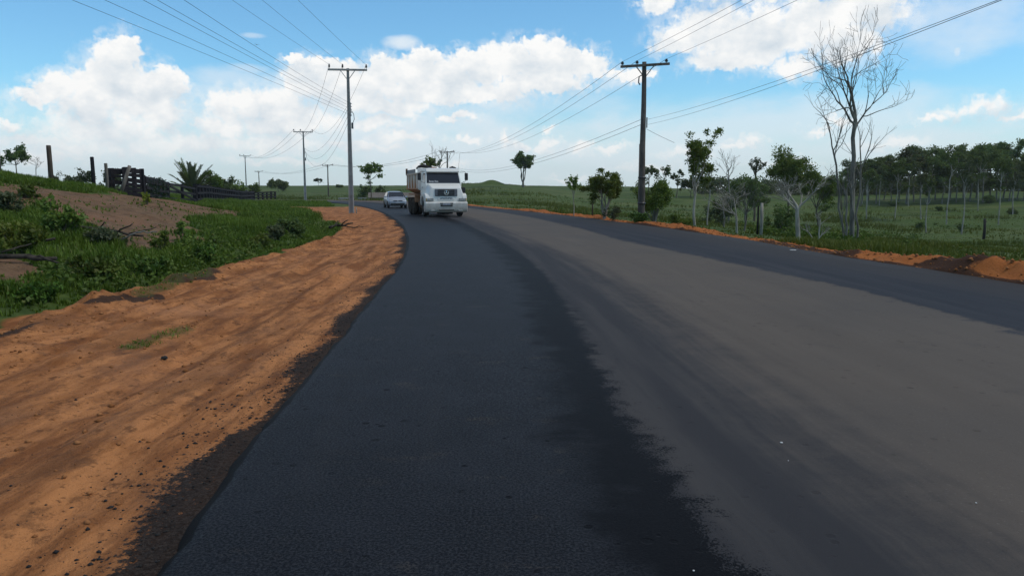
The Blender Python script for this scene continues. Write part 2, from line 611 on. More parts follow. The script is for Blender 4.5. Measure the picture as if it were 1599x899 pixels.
# extra columns where the far road edge and the curve run
gx = np.unique(np.round(gx, 4)); gy = np.unique(np.round(gy, 4))
GX, GY = np.meshgrid(gx, gy)
gz = ground_z(GX, GY)
nx, ny = len(gx), len(gy)
idx = np.arange(nx * ny).reshape(ny, nx)
quads = np.stack([idx[:-1, :-1], idx[:-1, 1:], idx[1:, 1:], idx[1:, :-1]], -1).reshape(-1, 4)
fx_, fy_ = GX.ravel(), GY.ravel()
gme = np_mesh("ground", np.stack([fx_, fy_, gz.ravel()], -1), quads=quads)
set_smooth(gme)
near = (np.abs(fx_ + 8) < 60) & (fy_ < 90) & (fy_ > -5)


def zones(x, y):
    dL = -signed_dist(x, y, CL); dR = signed_dist(x, y, CR); dT = -signed_dist(x, y, CTOE)
    wob = 0.55 * fbm(x * 0.55, y * 0.4, 61, 4) + 0.25 * fbm(x * 2.2, y * 1.8, 62, 2)
    # a green tongue reaches over the shoulder near the pole
    dirt = sstep(0.55, 0.0, dT + wob * 1.1 - 0.75 * sstep(15, 10.5, y)) * (dL > -1)
    dirt = np.where(dR > -1, sstep(1.9, 1.2, dR + wob * 0.5), dirt)
    dirt = dirt * np.where((dL > 0) & (y > 62), sstep(90, 62, y), 1)
    bare = np.zeros_like(x)
    k = np.where((x < -4) & (y < 70))[0]
    xx, yy = x[k], y[k]
    w2 = 0.6 * fbm(xx * 0.9, yy * 0.9, 71, 4)
    b = sstep(-0.35, 0.5, poly_dist(xx, yy, BARE) + w2 * 1.3)
    b = np.maximum(b, sstep(-0.2, 0.3, poly_dist(xx, yy, BARE2) + w2 * 0.7))
    b = np.maximum(b, 0.6 * sstep(-0.2, 0.3, poly_dist(xx, yy, BARE3) + w2 * 0.7))
    b = np.maximum(b, 0.65 * sstep(-0.3, 0.6, poly_dist(xx, yy, PATCHY) + w2 * 1.6))
    bare[k] = b
    grit = sstep(0.42, 0.05, dL + 0.36 * fbm(x * 1.4, y * 0.7, 81, 4)) * (dL > -0.5) * sstep(60, 45, y)
    dark = np.zeros_like(x); green = np.zeros_like(x)
    k = np.where((x < -2) & (x > -9) & (y < 30))[0]
    xx, yy = x[k], y[k]
    w3 = 0.12 * fbm(xx * 3, yy * 2, 91, 3)
    dk = sstep(-0.10, 0.14, poly_dist(xx, yy, DARK1) + w3 * 1.6)
    dt_ = dT[k]
    dk = sstep(0.20, 0.06, np.abs(dt_ + 0.18 + 0.5 * fbm(xx * 0.9, yy * 0.8, 93, 3))) * sstep(9.6, 10.4, yy) * sstep(15.5, 14.0, yy) * sstep(-0.5, -0.1, fbm(xx * 2.5, yy * 1.6, 95, 3))
    dk = np.maximum(dk, 0.8 * sstep(0.16, 0.05, np.abs(dt_ - 0.1 + 0.3 * fbm(xx, yy, 94, 2))) * sstep(7.4, 7.8, yy) * sstep(9.2, 8.6, yy))
    dark[k] = dk
    gr = sstep(-0.08, 0.12, poly_dist(xx, yy, TUFTS) + w3 * 1.3)
    gr = np.maximum(gr, sstep(-0.08, 0.12, poly_dist(xx, yy, NEARGREEN) + w3 * 1.3))
    green[k] = gr
    return dirt, bare, grit, dark, green


dirt, bare, grit, dark, green = zones(fx_, fy_)
col_attr(gme, "zone", np.stack([dirt, bare, grit, dark], -1))
col_attr(gme, "zone2", np.stack([green, green, green, np.ones_like(green)], -1))

def earth(name, red=None):
    mg, nt, b = new_mat(name)
    z = attr("zone"); z2 = attr("zone2")
    Pp = geo_pos()
    n_big = noise(Pp, 0.35, 5, 0.6)
    n_mid = noise(Pp, 2.5, 5, 0.62)
    n_fin = noise(Pp, 22, 5, 0.65)
    n_run = noise(Sk.v('MULTIPLY', Pp, (3.6, 0.55, 1)), 1.0, 6, 0.68)       # tracks run along the road
    n_far = noise(Sk.v('MULTIPLY', Pp, (0.05, 0.09, 0.05)), 1.0, 5, 0.6)
    turf = mixc(smooth(n_mid, 0.3, 0.72), (0.036, 0.066, 0.013), (0.080, 0.120, 0.024))
    turf = mixc(smooth(n_far, 0.42, 0.66) * 0.8, turf, (0.105, 0.125, 0.040))
    turf = mixc(smooth(noise(Sk.v('MULTIPLY', Pp, (0.13, 0.22, 0.2)), 1.0, 6, 0.7), 0.52, 0.64) * 0.75, turf, (0.022, 0.040, 0.012))
    turf = mixc(smooth(n_big, 0.56, 0.72) * 0.55, turf, (0.035, 0.055, 0.018))
    turf = mixc(smooth(n_fin, 0.60, 0.8) * 0.5, turf, (0.025, 0.045, 0.012))
    d1 = mixc(smooth(n_run, 0.36, 0.62), (0.215, 0.078, 0.025), (0.500, 0.208, 0.075))
    d1 = mixc(smooth(n_mid, 0.52, 0.72) * 0.6, d1, (0.240, 0.098, 0.038))
    d1 = mixc(smooth(n_fin, 0.56, 0.70) * 0.7, d1, (0.110, 0.045, 0.018))
    d1 = mixc(smooth(noise(Sk.v('MULTIPLY', Pp, (9, 7, 9)), 1.0, 3, 0.6), 0.60, 0.68) * 0.6, d1, (0.090, 0.036, 0.014))
    d1 = mixc(smooth(noise(Sk.v('MULTIPLY', Pp, (1.5, 0.5, 1)), 1.0, 6, 0.7), 0.48, 0.62) * 0.6, d1, (0.165, 0.066, 0.025))
    d1 = mixc(smooth(noise(Sk.v('MULTIPLY', Pp, (4, 2.5, 4)), 1.0, 6, 0.75), 0.54, 0.64) * 0.55, d1, (0.095, 0.040, 0.018))
    d1 = mixc(smooth(n_big, 0.54, 0.70) * 0.45, d1, (0.430, 0.195, 0.095))
    d1 = mixc(smooth(noise(Sk.v('MULTIPLY', Pp, (2.2, 0.8, 1)), 1.0, 6, 0.65), 0.52, 0.72) * 0.5, d1, (0.150, 0.074, 0.042))
    if red:
        d1 = mixc(0.75, d1, red)
    s1 = mixc(smooth(n_mid, 0.3, 0.7), (0.115, 0.068, 0.038), (0.215, 0.130, 0.072))
    s1 = mixc(smooth(n_fin, 0.48, 0.66) * 0.7, s1, (0.062, 0.040, 0.024))
    s1 = mixc(smooth(n_big, 0.5, 0.65) * 0.5, s1, (0.230, 0.110, 0.060))
    colr = mixc(smooth(z[1] + (n_mid - 0.5) * 0.5, 0.35, 0.62), turf, s1)
    colr = mixc(smooth(z[0] + (n_mid - 0.5) * 0.5, 0.35, 0.65), colr, d1)
    n_grn = noise(Pp, 60, 3, 0.7)
    colr = mixc(smooth(z[2] + (n_fin - 0.5) * 1.8 + (n_grn - 0.5) * 1.4 + (n_mid - 0.5) * 0.9, 0.34, 0.60) * 0.95, colr, mixc(smooth(n_grn, 0.4, 0.65), (0.006, 0.006, 0.006), (0.034, 0.030, 0.027)))
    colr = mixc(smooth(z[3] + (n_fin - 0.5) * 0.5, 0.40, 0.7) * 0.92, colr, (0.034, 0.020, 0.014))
    colr = mixc(smooth(z2[0] + (n_fin - 0.5) * 0.8, 0.45, 0.8) * 0.55, colr, (0.070, 0.075, 0.024))
    setin(b, 'Base Color', colr)
    setin(b, 'Roughness', 0.95)
    setin(b, 'Specular IOR Level', 0.15)
    setin(b, 'Normal', bump(n_fin * 0.6 + n_mid * 0.7 + noise(Pp, 90, 2, 0.6) * 0.25, 0.75, 0.06))
    return mg


mg = earth("earth_and_turf")
gme.materials.append(mg)
ground = link(bpy.data.objects.new("ground", gme))
ground['kind'] = 'structure'

# ------------------------------------------------------------------ road sheet with a thick torn left edge
N = len(CL)


def resample(k):
    return CL[k], CS[k], CT[k], CR[k]


cols, lat = [], []
arc = np.concatenate([[0], np.cumsum(np.linalg.norm(np.diff(CS, axis=0), axis=1))])
# refine along the road
tt = []
for i in range(N - 1):
    seg = max(1, int(math.ceil((arc[i + 1] - arc[i]) / (0.18 if CS[i][1] < 40 else 0.6))))
    tt += list(i + np.arange(seg) / seg)
tt.append(N - 1)
tt = np.array(tt)


def along(line):
    return np.stack([np.interp(tt, np.arange(N), line[:, 0]), np.interp(tt, np.arange(N), line[:, 1])], -1)


aL, aS, aT, aR = along(CL), along(CS), along(CT), along(CR)
s_arc = np.interp(tt, np.arange(N), arc)
dirv = np.gradient(aL, axis=0); dirv /= np.linalg.norm(dirv, axis=1)[:, None]
leftn = np.stack([-dirv[:, 1], dirv[:, 0]], -1)
jit = 0.018 * fbm(s_arc * 0.9, s_arc * 0, 5, 3) + 0.016 * fbm(s_arc * 7, s_arc * 0 + 3, 7, 2)
aL = aL + leftn * jit[:, None]
jit2 = 0.14 * fbm(s_arc * 0.5, s_arc * 0 + 9, 8, 3)
aR = aR + leftn * jit2[:, None]
rows, lats, zs = [], [], []
# chamfered torn edge
w1 = 0.11 + 0.05 * fbm(s_arc * 3, s_arc * 0, 15, 3)
rows.append(aL + leftn * w1[:, None]); lats.append(-0.10); zs.append(np.full(len(tt), -0.125))
rows.append(aL + leftn * (w1 * 0.6)[:, None]); lats.append(-0.06); zs.append(-0.055 + 0.012 * fbm(s_arc * 9, s_arc * 0, 16, 2))
rows.append(aL); lats.append(0.0); zs.append(np.full(len(tt), -0.008))
for k in np.linspace(0.03, 1, 8):
    rows.append(aL + (aS - aL) * k); lats.append(k); zs.append(np.zeros(len(tt)))
for k in np.linspace(0, 1, 12)[1:]:
    rows.append(aS + (aT - aS) * k); lats.append(1 + k); zs.append(np.zeros(len(tt)))
for k in np.linspace(0, 1, 6)[1:]:
    rows.append(aT + (aR - aT) * k); lats.append(2 + k); zs.append(np.zeros(len(tt)))
rows.append(aR - leftn * 0.10); lats.append(3.1); zs.append(np.full(len(tt), -0.12))
nr, nc = len(tt), len(rows)
rv = np.stack([np.concatenate([r, z_[:, None]], 1) for r, z_ in zip(rows, zs)], 1)      # (nr, nc, 3)
# very slight waviness of the laid mat
rv[:, 3:-1, 2] += 0.006 * fbm(rv[:, 3:-1, 0] * 0.8, rv[:, 3:-1, 1] * 0.5, 19, 3)
ix = np.arange(nr * nc).reshape(nr, nc)
rq = np.stack([ix[:-1, :-1], ix[:-1, 1:], ix[1:, 1:], ix[1:, :-1]], -1).reshape(-1, 4)
rme = np_mesh("road", rv.reshape(-1, 3), quads=rq)
set_smooth(rme)
la = np.tile(np.array(lats), (nr, 1)).ravel()
sa = np.repeat(s_arc, nc)
dl = np.linalg.norm(rv[:, :, :2] - aL[:, None, :], axis=2).ravel()
col_attr(rme, "lane", np.stack([la * 0.25 + 0.1, sa / 300.0, dl / 20.0, np.ones_like(la)], -1))

mr, nt, b = new_mat("asphalt")
a = attr("lane")
lt = (a[0] - 0.1) * 4.0
sarc = a[1] * 300.0
dist_l = a[2] * 20.0
Pp = geo_pos()
cv = nt.nodes.new('ShaderNodeCombineXYZ')
nt.links.new((dist_l * 3.2).s, cv.inputs[0])
nt.links.new((sarc * 0.16).s, cv.inputs[1])
run = Sk(cv.outputs[0])
n_run = noise(run, 1.0, 5, 0.6)
n_wide = noise(Pp, 0.22, 4, 0.55)
n_mid = noise(Pp, 1.6, 5, 0.6)
n_rag = noise(Pp, 4.5, 5, 0.7)
n_fin = noise(Pp, 70, 4, 0.75)
n_gra = noise(Pp, 160, 2, 0.6)
n_st = noise(Sk.v('MULTIPLY', Pp, (1.6, 7.0, 1)), 1.0, 5, 0.65)
rag = (n_rag - 0.5) * 0.13 + (n_mid - 0.5) * 0.12 + (n_st - 0.5) * 0.06 + (n_fin - 0.5) * 0.16
l2 = lt + rag
fresh = mixc(smooth(n_mid, 0.35, 0.7), (0.0022, 0.0026, 0.0050), (0.0068, 0.0076, 0.0115))
fresh = mixc(smooth(n_fin, 0.48, 0.70) * 0.7, fresh, (0.024, 0.025, 0.029))
fresh = mixc(smooth(n_run, 0.55, 0.72) * 0.5, fresh, (0.012, 0.012, 0.014))
# faint ochre dust blown over the mat
dust = smooth(noise(Sk.v('MULTIPLY', Pp, (1.5, 3.0, 1)), 1.0, 6, 0.7), 0.575, 0.68) * smooth(n_fin, 0.45, 0.58)
fresh = mixc(dust * 0.42 * smooth(n_wide, 0.38, 0.55), fresh, (0.115, 0.085, 0.052))
pits = smooth(noise(Pp, 13, 4, 0.7), 0.62, 0.72)
vo_ = nt.nodes.new('ShaderNodeTexVoronoi')
vo_.inputs['Scale'].default_value = 8.0
nt.links.new(Pp.s, vo_.inputs['Vector'])
vs_ = nt.nodes.new('ShaderNodeSeparateColor')
nt.links.new(vo_.outputs['Color'], vs_.inputs[0])
dots = smooth(0.0 - Sk(vo_.outputs['Distance']) + Sk(vs_.outputs[0]) * 0.30, 0.02, 0.10)
dots = dots * smooth(n_mid, 0.42, 0.60)
pits = Sk.m('MAXIMUM', pits, dots)
fresh = mixc(pits * 0.85, fresh, (0.002, 0.002, 0.003))
old = mixc(n_run, (0.082, 0.067, 0.055), (0.122, 0.101, 0.083))
old = mixc(smooth(n_wide, 0.42, 0.62) * 0.55, old, (0.080, 0.070, 0.062))
old = mixc(smooth(n_mid, 0.56, 0.74) * 0.4, old, (0.062, 0.055, 0.050))
old = mixc(smooth(n_fin, 0.54, 0.70) * 0.5, old, (0.040, 0.036, 0.034))
old = mixc(smooth(noise(Pp, 42, 3, 0.7), 0.60, 0.70) * 0.5, old, (0.170, 0.150, 0.130))
old = mixc(dots * 0.4, old, (0.030, 0.028, 0.027))
edge_band = mixc(smooth(n_run, 0.4, 0.7), (0.032, 0.031, 0.034), (0.050, 0.047, 0.047))
old = mixc(smooth(0.0 - (l2 + (n_run - 0.5) * 0.25), -1.36, -1.12), old, edge_band)
strip = mixc(smooth(n_run, 0.35, 0.7), (0.020, 0.022, 0.029), (0.036, 0.037, 0.043))
strip = mixc(smooth(lt, 2.35, 2.75), strip, (0.036, 0.034, 0.035))
c = mixc(smooth(l2, 0.985, 1.01), fresh, old)
seam = smooth(l2 + (n_mid - 0.5) * 0.35, 0.74, 0.90) * smooth(0.0 - l2, -1.01, -0.985)
c = mixc(seam * 0.9, c, (0.0022, 0.0022, 0.0034))
c = mixc(smooth(l2 + (n_run - 0.5) * 0.16, 1.99, 2.03), c, strip)
c = mixc(smooth(0.0 - lt, -0.006, 0.0), c, (0.004, 0.004, 0.004))
setin(b, 'Base Color', c)
rough = 0.60 + (n_mid - 0.5) * 0.15
setin(b, 'Roughness', mixc(smooth(l2, 0.98, 1.02), (0.62, 0.62, 0.62), (0.80, 0.80, 0.80)))
grain_s = smooth(n_fin, 0.40, 0.64)
edge_k = smooth(0.0 - lt, -0.006, 0.0)
setin(b, 'Specular IOR Level', mixc(Sk.m('MAXIMUM', Sk.m('MAXIMUM', seam * 0.9, pits * 0.9), edge_k), mixc(smooth(l2, 0.98, 1.02), mixc(grain_s, (0.08, 0.08, 0.08), (0.30, 0.30, 0.30)), (0.14, 0.14, 0.14)), (0.06, 0.06, 0.06)))
setin(b, 'Normal', bump(n_gra * 0.45 + n_fin * 0.25 + pits * -0.8 + seam * 0.6 * n_rag, 0.28, 0.012))
rme.materials.append(mr)
road = link(bpy.data.objects.new("road", rme))
road['kind'] = 'structure'

# ------------------------------------------------------------------ builders
rng = np.random.default_rng(11)


def norm(v):
    return v / (np.linalg.norm(v) + 1e-12)


class MB:
    """collects shapes and links them as ONE mesh object"""

    def __init__(self):
        self.v, self.f = [], []

    def add(self, vs, fs):
        o = len(self.v)
        self.v += [tuple(map(float, p)) for p in vs]
        self.f += [tuple(i + o for i in f) for f in fs]
        return self

    def box(self, c, s, rz=0.0, rx=0.0, ry=0.0):
        m = Matrix.Rotation(rz, 3, 'Z') @ Matrix.Rotation(ry, 3, 'Y') @ Matrix.Rotation(rx, 3, 'X')
        vs = [Vector(c) + m @ Vector((sx * s[0] / 2, sy * s[1] / 2, sz * s[2] / 2)) for sx in (-1, 1) for sy in (-1, 1) for sz in (-1, 1)]
        return self.add(vs, [(0, 1, 3, 2), (4, 6, 7, 5), (0, 4, 5, 1), (2, 3, 7, 6), (0, 2, 6, 4), (1, 5, 7, 3)])

    def beam(self, p0, p1, w, h, w1=None, h1=None):
        p0, p1 = Vector(p0), Vector(p1)
        d = (p1 - p0).normalized()
        up = Vector((0, 0, 1)) if abs(d.z) < 0.95 else Vector((0, 1, 0))
        s = d.cross(up).normalized(); t = s.cross(d)
        w1 = w if w1 is None else w1; h1 = h if h1 is None else h1
        vs = []
        for p, a, bb in ((p0, w, h), (p1, w1, h1)):
            vs += [p + s * a / 2 * i + t * bb / 2 * j for i, j in ((-1, -1), (1, -1), (1, 1), (-1, 1))]
        return self.add(vs, [(3, 2, 1, 0), (4, 5, 6, 7), (0, 1, 5, 4), (1, 2, 6, 5), (2, 3, 7, 6), (3, 0, 4, 7)])

    def tube(self, pts, rad, n=6, cap=True):
        pts = np.asarray(pts, float)
        rad = np.broadcast_to(np.asarray(rad, float), (len(pts),))
        tang = np.gradient(pts, axis=0)
        ref = np.array([0.31, 0.95, 0.05]) if abs(norm(tang[0])[2]) > 0.8 else np.array([0, 0, 1.0])
        vs, fs = [], []
        for i in range(len(pts)):
            d = norm(tang[i])
            s = norm(np.cross(d, ref)); t = np.cross(s, d)
            ref = t
            for k in range(n):
                a = 2 * math.pi * k / n
                vs.append(pts[i] + rad[i] * (math.cos(a) * s + math.sin(a) * t))
        for i in range(len(pts) - 1):
            for k in range(n):
                k2 = (k + 1) % n
                fs.append((i * n + k, (i + 1) * n + k, (i + 1) * n + k2, i * n + k2))
        if cap:
            fs.append(tuple(range(n)))
            fs.append(tuple(reversed(range((len(pts) - 1) * n, len(pts) * n))))
        return self.add(vs, fs)

    def cyl(self, p0, p1, r0, r1=None, n=16):
        p0 = np.asarray(p0, float); p1 = np.asarray(p1, float)
        return self.tube([p0, p1], [r0, r0 if r1 is None else r1], n)

    def prism(self, prof, lo, hi, ax='X', taper=None):
        """closed profile extruded along an axis; prof in the two other axes, in order"""
        n = len(prof)
        vs = []
        for e, pos in enumerate((lo, hi)):
            for a, bb in prof:
                vs.append({'X': (pos, a, bb), 'Y': (a, pos, bb), 'Z': (a, bb, pos)}[ax])
        fs = [tuple(range(n))[::-1], tuple(range(n, 2 * n))]
        for i in range(n):
            j = (i + 1) % n
            fs.append((i, j, n + j, n + i))
        return self.add(vs, fs)

    def loft(self, rings, closed=True, caps=True):
        n = len(rings[0])
        vs = [p for r in rings for p in r]
        fs = []
        for i in range(len(rings) - 1):
            for k in range(n if closed else n - 1):
                k2 = (k + 1) % n
                fs.append((i * n + k, i * n + k2, (i + 1) * n + k2, (i + 1) * n + k))
        if caps:
            fs.append(tuple(range(n))[::-1])
            fs.append(tuple(range((len(rings) - 1) * n, len(rings) * n)))
        return self.add(vs, fs)

    def build(self, name, mat, parent=None, smooth=False, bevel=0.0, seg=2):
        me = bpy.data.meshes.new(name)
        me.from_pydata(self.v, [], self.f)
        me.update()
        import bmesh
        bm = bmesh.new(); bm.from_mesh(me)
        bmesh.ops.recalc_face_normals(bm, faces=bm.faces)
        bm.to_mesh(me); bm.free()
        me.materials.append(mat)
        if smooth:
            set_smooth(me)
        o = link(bpy.data.objects.new(name, me))
        if bevel:
            m = o.modifiers.new('bevel', 'BEVEL')
            m.width = bevel; m.segments = seg; m.limit_method = 'ANGLE'; m.angle_limit = R(35)
            set_smooth(me)
            m.harden_normals = True
        if parent is not None:
            o.parent = parent
        return o


def tag(o, label, cat, group=None):
    o['label'] = label
    o['category'] = cat
    if group:
        o['group'] = group
    return o


def empty(name, loc, rz=0.0):
    o = link(bpy.data.objects.new(name, None))
    o.location = loc
    o.rotation_euler = (0, 0, rz)
    o.empty_display_size = 0.3
    return o


def copy_thing(root, loc, rz=0.0, sc=1.0):
    r = root.copy()
    scene.collection.objects.link(r)
    r.location = loc
    r.rotation_euler = (0, 0, rz)
    r.scale = (sc, sc, sc) if not isinstance(sc, (tuple, list)) else sc
    for ch in list(root.children):
        c = ch.copy()
        scene.collection.objects.link(c)
        c.parent = r
        for g in list(ch.children):
            d = g.copy()
            scene.collection.objects.link(d)
            d.parent = c
    return r


# ------------------------------------------------------------------ materials
def simple_mat(name, c0, c1=None, scale=6.0, rough=0.7, spec=0.3, metal=0.0, stretch=(1, 1, 1), bmp=0.0, c2=None, world=False, th=(0.35, 0.65)):
    m, nt, b = new_mat(name)
    P_ = geo_pos() if world else obj_pos()
    P_ = Sk.v('MULTIPLY', P_, stretch)
    n = noise(P_, scale, 5, 0.62)
    c = mixc(smooth(n, *th), c0, c1 if c1 else c0)
    if c2:
        c = mixc(smooth(noise(P_, scale * 3.7, 4, 0.65), 0.55, 0.72) * 0.7, c, c2)
    setin(b, 'Base Color', c)
    setin(b, 'Roughness', rough)
    setin(b, 'Specular IOR Level', spec)
    setin(b, 'Metallic', metal)
    if bmp:
        setin(b, 'Normal', bump(noise(P_, scale * 4, 4, 0.65), bmp, 0.02))
    return m


def leaf_mat(name, ca, cb, trans=0.38, clump=1.2):
    m = bpy.data.materials.new(name)
    m.use_nodes = True
    nt = m.node_tree
    nt.nodes.clear()
    Sk.nt = nt
    out = nt.nodes.new('ShaderNodeOutputMaterial')
    g = nt.nodes.new('ShaderNodeNewGeometry')
    oi = nt.nodes.new('ShaderNodeObjectInfo')
    r = Sk(g.outputs['Random Per Island'])
    n = noise(geo_pos(), clump, 2, 0.5)
    f = Sk.m('ADD', r * 0.55, smooth(n, 0.35, 0.65) * 0.45, clamp=True)
    c = mixc(f, ca, cb)
    c = mixc(smooth(r, 0.94, 0.97) * 0.5, c, (0.16, 0.15, 0.05))
    hsv = nt.nodes.new('ShaderNodeHueSaturation')
    nt.links.new(c.s, hsv.inputs['Color'])
    nt.links.new((Sk(oi.outputs['Random']) * 0.04 + 0.48).s, hsv.inputs['Hue'])
    nt.links.new((Sk(oi.outputs['Random']) * 0.5 + 0.75).s, hsv.inputs['Value'])
    df = nt.nodes.new('ShaderNodeBsdfDiffuse')
    tr = nt.nodes.new('ShaderNodeBsdfTranslucent')
    gl = nt.nodes.new('ShaderNodeBsdfGlossy')
    gl.inputs['Roughness'].default_value = 0.5
    gl.inputs['Color'].default_value = (0.6, 0.6, 0.6, 1)
    nt.links.new(hsv.outputs[0], df.inputs[0])
    nt.links.new(mixc(0.35, Sk(hsv.outputs[0]), (0.12, 0.16, 0.02)).s, tr.inputs[0])
    mx = nt.nodes.new('ShaderNodeMixShader')
    mx.inputs[0].default_value = trans
    nt.links.new(df.outputs[0], mx.inputs[1]); nt.links.new(tr.outputs[0], mx.inputs[2])
    m2 = nt.nodes.new('ShaderNodeMixShader')
    m2.inputs[0].default_value = 0.025
    nt.links.new(mx.outputs[0], m2.inputs[1]); nt.links.new(gl.outputs[0], m2.inputs[2])
    nt.links.new(m2.outputs[0], out.inputs['Surface'])
    return m


M = {}
M['leaf_dark'] = leaf_mat("dark_leaf", (0.050, 0.082, 0.024), (0.145, 0.195, 0.056))
M['leaf_mid'] = leaf_mat("green_leaf", (0.064, 0.112, 0.018), (0.185, 0.250, 0.044))
M['leaf_light'] = leaf_mat("light_leaf", (0.075, 0.130, 0.016), (0.190, 0.255, 0.042))
M['leaf_weed'] = leaf_mat("weed_leaf", (0.036, 0.072, 0.010), (0.110, 0.165, 0.024), 0.22, 2.0)
M['leaf_dull'] = leaf_mat("dull_leaf", (0.050, 0.068, 0.038), (0.125, 0.145, 0.066))
M['leaf_yellow'] = leaf_mat("yellow_leaf", (0.20, 0.26, 0.03), (0.36, 0.40, 0.05))
M['grass'] = leaf_mat("grass_blade", (0.052, 0.098, 0.009), (0.145, 0.205, 0.022), 0.3, 0.7)
M['grass_dry'] = leaf_mat("pasture_blade", (0.056, 0.088, 0.008), (0.140, 0.165, 0.022), 0.3, 0.12)
M['bark'] = simple_mat("brown_bark", (0.085, 0.068, 0.050), (0.16, 0.135, 0.105), 7, 0.9, 0.1, stretch=(1, 1, 0.25), bmp=0.5, c2=(0.05, 0.042, 0.034))
M['bark_pale'] = simple_mat("pale_bark", (0.24, 0.22, 0.185), (0.38, 0.36, 0.31), 5, 0.9, 0.1, stretch=(1, 1, 0.3), bmp=0.4, c2=(0.13, 0.12, 0.10))
M['bark_grey'] = simple_mat("grey_bark", (0.12, 0.112, 0.095), (0.23, 0.215, 0.185), 5, 0.9, 0.1, stretch=(1, 1, 0.3), bmp=0.4, c2=(0.07, 0.066, 0.055))


# ------------------------------------------------------------------ trees
def perp(d, r):
    a = r.normal(size=3)
    a -= d * a.dot(d)
    return norm(a)


def grow(out, tips, r, p, d, L, rad, depth, ang=0.6, ratio=0.7, wig=0.12, up=0.05, kids=(2, 3), first=0.45, seg=5, end=0.35, flat=0.0):
    pts = [p.copy()]
    q = p.copy(); dd = d.copy()
    for i in range(seg):
        dd = norm(dd + r.normal(size=3) * wig + np.array([0, 0, up]))
        if flat:
            dd[2] *= (1 - flat); dd = norm(dd)
        q = q + dd * L / seg
        pts.append(q.copy())
    e = end if depth == 0 else 0.62
    rads = np.linspace(rad, rad * e, seg + 1)
    out.append((np.array(pts), rads))
    if depth == 0:
        tips.append((q, dd))
        return
    if depth == 1:
        tips.append((pts[-2], dd))
    n = r.integers(kids[0], kids[1] + 1)
    for k in range(n):
        t = 1.0 if k == 0 else r.uniform(first, 1.0)
        i = min(seg, int(round(t * seg)))
        a = ang * (0.45 if k == 0 else 1.0) * r.uniform(0.6, 1.25)
        nd = norm(dd * math.cos(a) + perp(dd, r) * math.sin(a))
        grow(out, tips, r, pts[i], nd, L * ratio * r.uniform(0.75, 1.2), rads[i] * (0.85 if k == 0 else 0.62), depth - 1, ang, ratio, wig, up, kids, first, seg, end, flat)


def tubes(mb, branches, thin=0.02):
    for pts, rads in branches:
        n = 8 if rads[0] > 0.09 else (6 if rads[0] > 0.04 else (4 if rads[0] > thin else 3))
        mb.tube(pts, rads, n, cap=False)


def leaves_mesh(name, centers, radii, n_each, size, r, flat=0.6, mat=None, up=0.5, elong=1.8, shell=0.6):
    """many small leaf faces spread through leaf clumps"""
    C = []
    S = []
    for c, rad in zip(centers, radii):
        n = max(3, int(n_each * r.uniform(0.7, 1.3)))
        u = r.normal(size=(n, 3))
        u /= np.linalg.norm(u, axis=1)[:, None]
        rr = r.uniform(0, 1, n) ** shell * r.uniform(0.75, 1.35, n)
        q = u * (rr * rad)[:, None]
        q[:, 2] *= flat
        C.append(np.asarray(c) + q)
        S.append(np.full(n, size) * r.uniform(0.6, 1.35, n))
    C = np.concatenate(C); S = np.concatenate(S)
    n = len(C)
    a = r.normal(size=(n, 3)); a[:, 2] -= 0.3
    a /= np.linalg.norm(a, axis=1)[:, None]
    nn = r.normal(size=(n, 3)); nn[:, 2] += up * 2
    b_ = np.cross(nn, a)
    b_ /= np.linalg.norm(b_, axis=1)[:, None] + 1e-9
    l = (S * 0.5)[:, None]; w = l / elong
    V = np.stack([C - a * l, C + b_ * w - a * l * 0.1, C + a * l, C - b_ * w - a * l * 0.1], 1).reshape(-1, 3)
    Q = np.arange(n * 4).reshape(n, 4)
    me = np_mesh(name, V, quads=Q)
    me.materials.append(mat)
    return me


def mesh_obj(name, me, parent=None):
    o = link(bpy.data.objects.new(name, me))
    if parent is not None:
        o.parent = parent
    return o


